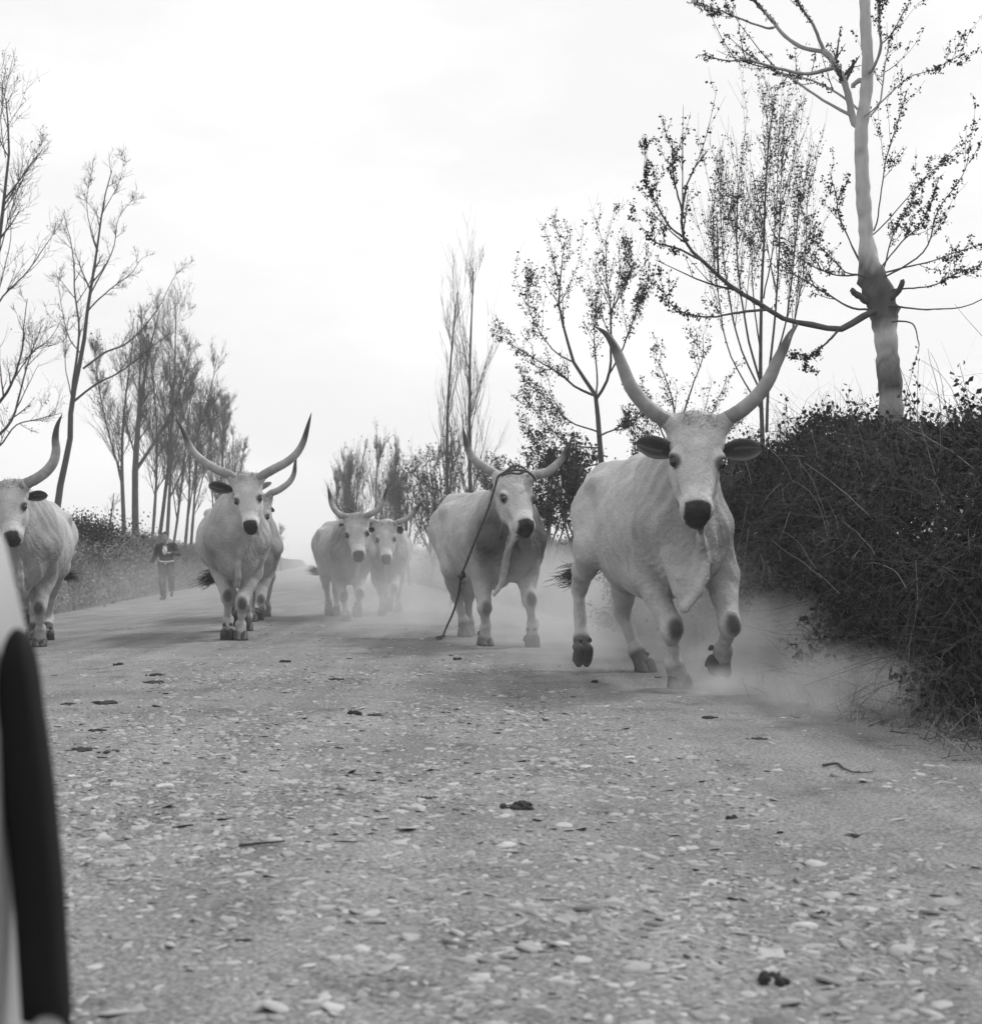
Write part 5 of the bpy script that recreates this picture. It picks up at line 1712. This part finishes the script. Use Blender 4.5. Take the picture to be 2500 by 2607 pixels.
# ------------------------------------------------------------------ small things lying on the road
M_DUNG = mat('dung', 0.018, 0.04, rough=0.9, scale=40, bump=0.6, bscale=120)
def clods():
    items = [
        (206, 1908, 105, 'flat dark dung pat in the left wheel track, nearest the black strip'),
        (272, 1911, 80, 'thin dark crust beside the flat pat in the left wheel track'),
        (186, 1791, 75, 'dark pat at far left, just below the hooves of the leftmost ox'),
        (260, 1791, 115, 'wide broken dark pat right of the far left one'),
        (236, 1851, 90, 'dark smear between the two rows of pats on the left'),
        (391, 1717, 72, 'thin dark crust left of the road middle, under the running person'),
        (390, 1738, 110, 'long faint crust just nearer than the thin one'),
        (301, 1689, 38, 'small dark lump below the rear hoof of the leftmost ox'),
        (722, 1685, 50, 'small dark clod in front of the middle ox'),
        (862, 1731, 70, 'curled dark scrap in the middle of the road before the far pair'),
        (905, 1816, 55, 'dark clod left one of two in the middle of the road'),
        (958, 1818, 90, 'ragged dark clod right one of two in the middle of the road'),
        (1163, 1676, 30, 'tiny dark lump before the roped ox'),
        (1516, 1737, 42, 'dark lump under the nearest ox, beside its rear hoof'),
        (1806, 1827, 70, 'flat dark scrap in the dust before the nearest ox'),
        (1930, 1884, 85, 'dark scrap right of the road near the dry grass'),
        (1862, 2077, 48, 'round dark clod alone on the pale gravel at right'),
        (1955, 2492, 120, 'big dark lump in the gravel near the bottom edge'),
        (1750, 2425, 75, 'dark clod left of the big lump near the bottom edge'),
        (1815, 2440, 60, 'dark clod between the others near the bottom edge'),
        (2095, 2310, 52, 'small round dark clod at right, in the coarse gravel'),
        (1330, 2058, 130, 'thin ragged dark crust in the middle foreground'),
        (1082, 2035, 80, 'low dark crust left of the ragged one in the middle foreground'),
        (2170, 2115, 70, 'scattered dark crumbs at the right of the gravel'),
    ]
    g_ = np.random.default_rng(91)
    for u, v_, wpx, lb in items:
        dn = (u - 1250) / F_PX
        d = CAM_H * F_PX / (v_ - 1432)
        p = P(u, v_, d)
        p[2] = road_z(p[0], p[1])
        R_ = wpx * 0.5 * d / F_PX
        R_ *= 0.85
        h_ = np.clip(R_ * (0.40 if wpx < 60 or wpx > 115 else 0.12), 0.005, 0.02)
        vv = Vol(p + [-R_ * 1.5, -R_ * 1.7, -0.02], p + [R_ * 1.5, R_ * 1.7, h_ * 2.5 + 0.01], max(R_ / 11, 0.004))
        for k in range(16):
            a = g_.uniform(0, 2 * np.pi)
            rr = R_ * g_.uniform(0, 0.85)
            c = p + [rr * math.cos(a), rr * math.sin(a) * 0.9, h_ * 0.1]
            vv.ell(c, np.eye(3), np.array((R_ * g_.uniform(0.10, 0.30), R_ * g_.uniform(0.10, 0.28), h_ * g_.uniform(0.4, 1.2))), R_ * 0.04)
        V, q = vv.mesh()
        if len(V) == 0:
            continue
        V[:, :2] += 0.08 * R_ * np.stack([wob(V, 9 / R_ * 0.3, k), wob(V, 8 / R_ * 0.3, 3.0)], 1)
        o = obj('dung_clod', V, q, M_DUNG, None, p)
        tag(o, lb, 'dung', 'dung and dirt clods on the road')
    tw = [((2095, 1952), (2130, 1949), (2150, 1962), (2178, 1969), (2222, 1968), 'crooked dark twig lying on the dusty right side of the road'),
          ((600 + 8, 2153), (632, 2152), (660, 2149), (700, 2146), (725, 2143), 'thin straight dark stick lying in the left foreground gravel'),
          ((2210, 1845), (2260, 1832), (2310, 1828), (2350, 1820), (2380, 1826), 'pale bent straw stalk at the edge of the dry grass')]
    for t in tw:
        pts = []
        for u, v_ in t[:-1]:
            p = P(u, v_, CAM_H * F_PX / (v_ - 1432))
            p[2] = max(road_z(p[0], p[1]), -0.01) + 0.008
            pts.append(p)
        c = cr(np.array(pts), 24)
        V, q = tubes((c - pts[0])[None], np.linspace(0.006, 0.0025, 24)[None], 6, cap=True)
        o = obj('twig', V, q, M_TWIG if 'pale' not in t[-1] else M_DRY)
        o.location = tuple(pts[0])
        tag(o, t[-1], 'twig', 'twigs lying on the road')
clods()

# ------------------------------------------------------------------ dust raised by the hooves, and the hazy air
def dust_mat(name, dens, scale, dims, flat_bottom=True):
    m = bpy.data.materials.new(name)
    m.use_nodes = True
    t = m.node_tree
    t.nodes.clear()
    o = N(t, 'ShaderNodeOutputMaterial')
    pv = N(t, 'ShaderNodeVolumePrincipled')
    pv.inputs['Color'].default_value = (0.96, 0.96, 0.96, 1)
    pv.inputs['Anisotropy'].default_value = 0.1
    co = N(t, 'ShaderNodeTexCoord')
    ln = N(t, 'ShaderNodeVectorMath', operation='LENGTH')
    t.links.new(co.outputs['Object'], ln.inputs[0])
    mp_ = N(t, 'ShaderNodeMapping')
    mp_.inputs['Scale'].default_value = tuple(d * scale for d in dims)
    t.links.new(co.outputs['Object'], mp_.inputs['Vector'])
    nz = N(t, 'ShaderNodeTexNoise')
    nz.inputs['Scale'].default_value = 1.0
    nz.inputs['Detail'].default_value = 4
    nz.inputs['Roughness'].default_value = 0.55
    t.links.new(mp_.outputs[0], nz.inputs['Vector'])
    fall = N(t, 'ShaderNodeMapRange', interpolation_type='SMOOTHSTEP')
    for k_, v_ in (('From Min', 0.15), ('From Max', 0.98), ('To Min', 1.0), ('To Max', 0.0)):
        fall.inputs[k_].default_value = v_
    t.links.new(ln.outputs['Value'], fall.inputs['Value'])
    nr_ = N(t, 'ShaderNodeMapRange')
    for k_, v_ in (('From Min', 0.40), ('From Max', 0.64), ('To Min', 0.03), ('To Max', 2.1)):
        nr_.inputs[k_].default_value = v_
    t.links.new(nz.outputs['Fac'], nr_.inputs['Value'])
    m1 = N(t, 'ShaderNodeMath', operation='MULTIPLY')
    t.links.new(fall.outputs[0], m1.inputs[0])
    t.links.new(nr_.outputs[0], m1.inputs[1])
    m2 = N(t, 'ShaderNodeMath', operation='MULTIPLY')
    t.links.new(m1.outputs[0], m2.inputs[0])
    m2.inputs[1].default_value = dens
    t.links.new(m2.outputs[0], pv.inputs['Density'])
    t.links.new(pv.outputs[0], o.inputs['Volume'])
    return m
def sphere_mesh():
    n, k = 10, 20
    rings = []
    for i in range(n + 1):
        a = np.pi * np.clip(i / n, 0.002, 0.998)
        t = np.linspace(0, 2 * np.pi, k, endpoint=False)
        rings.append(np.stack([np.sin(a) * np.cos(t), np.sin(a) * np.sin(t), np.full(k, np.cos(a))], -1))
    V = np.array(rings).reshape(-1, 3)
    i = np.arange((n + 1) * k).reshape(n + 1, k)
    q = np.stack([i[:-1], i[1:], np.roll(i, -1, 1)[1:], np.roll(i, -1, 1)[:-1]], -1).reshape(-1, 4)
    c0 = np.array([[i[0, 0], i[0, 2 * j + 1], i[0, 2 * j + 2], i[0, (2 * j + 3) % k]] for j in range(k // 2 - 1)])
    c1 = np.array([[i[n, 0], i[n, (2 * j + 3) % k], i[n, 2 * j + 2], i[n, 2 * j + 1]] for j in range(k // 2 - 1)])
    return V, np.vstack([q, c0, c1])
SPH = sphere_mesh()
def dust(c, dims, dens, scale, label):
    m = dust_mat('dust', dens, scale, dims)
    o = obj('dust_cloud', SPH[0], SPH[1], m)
    o.location = c
    o.scale = dims
    tag(o, label, 'dust', 'dust clouds raised by the running cattle', kind='stuff')
DUSTS = [
    ((-3.4, 62.0, 0.4), (9.5, 26.0, 2.1), 0.045, 0.45, 'bright dust filling the far road behind the whole herd'),
    ((-0.3, 19.0, 0.35), (3.2, 4.6, 1.15), 0.36, 0.9, 'dust cloud rolling between the roped ox and the far pair'),
    ((1.35, 12.6, 0.30), (1.9, 3.2, 0.95), 0.26, 1.2, 'dust hanging behind the hooves of the nearest ox'),
    ((2.1, 10.2, 0.10), (1.15, 1.6, 0.62), 1.5, 1.8, 'low dust billowing from the nearest ox to the hedge'),
    ((2.15, 8.3, 0.06), (0.85, 1.2, 0.36), 2.4, 2.4, 'thin dust drifting along the foot of the hedge'),
    ((1.45, 9.15, 0.02), (0.42, 0.42, 0.20), 4.0, 3.5, 'small puff bursting under the leading hoof of the nearest ox'),
    ((0.35, 14.9, 0.1), (1.1, 1.1, 0.45), 0.6, 1.8, 'dust about the hooves of the roped ox'),
    ((-5.9, 24.5, 0.3), (2.6, 7.0, 0.9), 0.045, 0.6, 'dust veil before the left bank and the running person'),
]
for a_ in DUSTS:
    dust(*a_)

def haze():
    m = bpy.data.materials.new('haze')
    m.use_nodes = True
    t = m.node_tree
    t.nodes.clear()
    o = N(t, 'ShaderNodeOutputMaterial')
    pv = N(t, 'ShaderNodeVolumePrincipled')
    pv.inputs['Color'].default_value = (0.97, 0.97, 0.97, 1)
    pv.inputs['Density'].default_value = 0.0017
    pv.inputs['Anisotropy'].default_value = 0.2
    t.links.new(pv.outputs[0], o.inputs['Volume'])
    x, y0, y1, z0, z1 = 300, -50, 620, -1.3, 12.5
    V = [(-x, y0, z0), (x, y0, z0), (x, y1, z0), (-x, y1, z0), (-x, y0, z1), (x, y0, z1), (x, y1, z1), (-x, y1, z1)]
    F_ = [(3, 2, 1, 0), (4, 5, 6, 7), (0, 1, 5, 4), (1, 2, 6, 5), (2, 3, 7, 6), (3, 0, 4, 7)]
    h_ = obj('haze', V, F_, m, smooth=False, kind='stuff')
    h_['label'] = 'thin pale dusty air over the whole road'
    h_['category'] = 'haze'
haze()
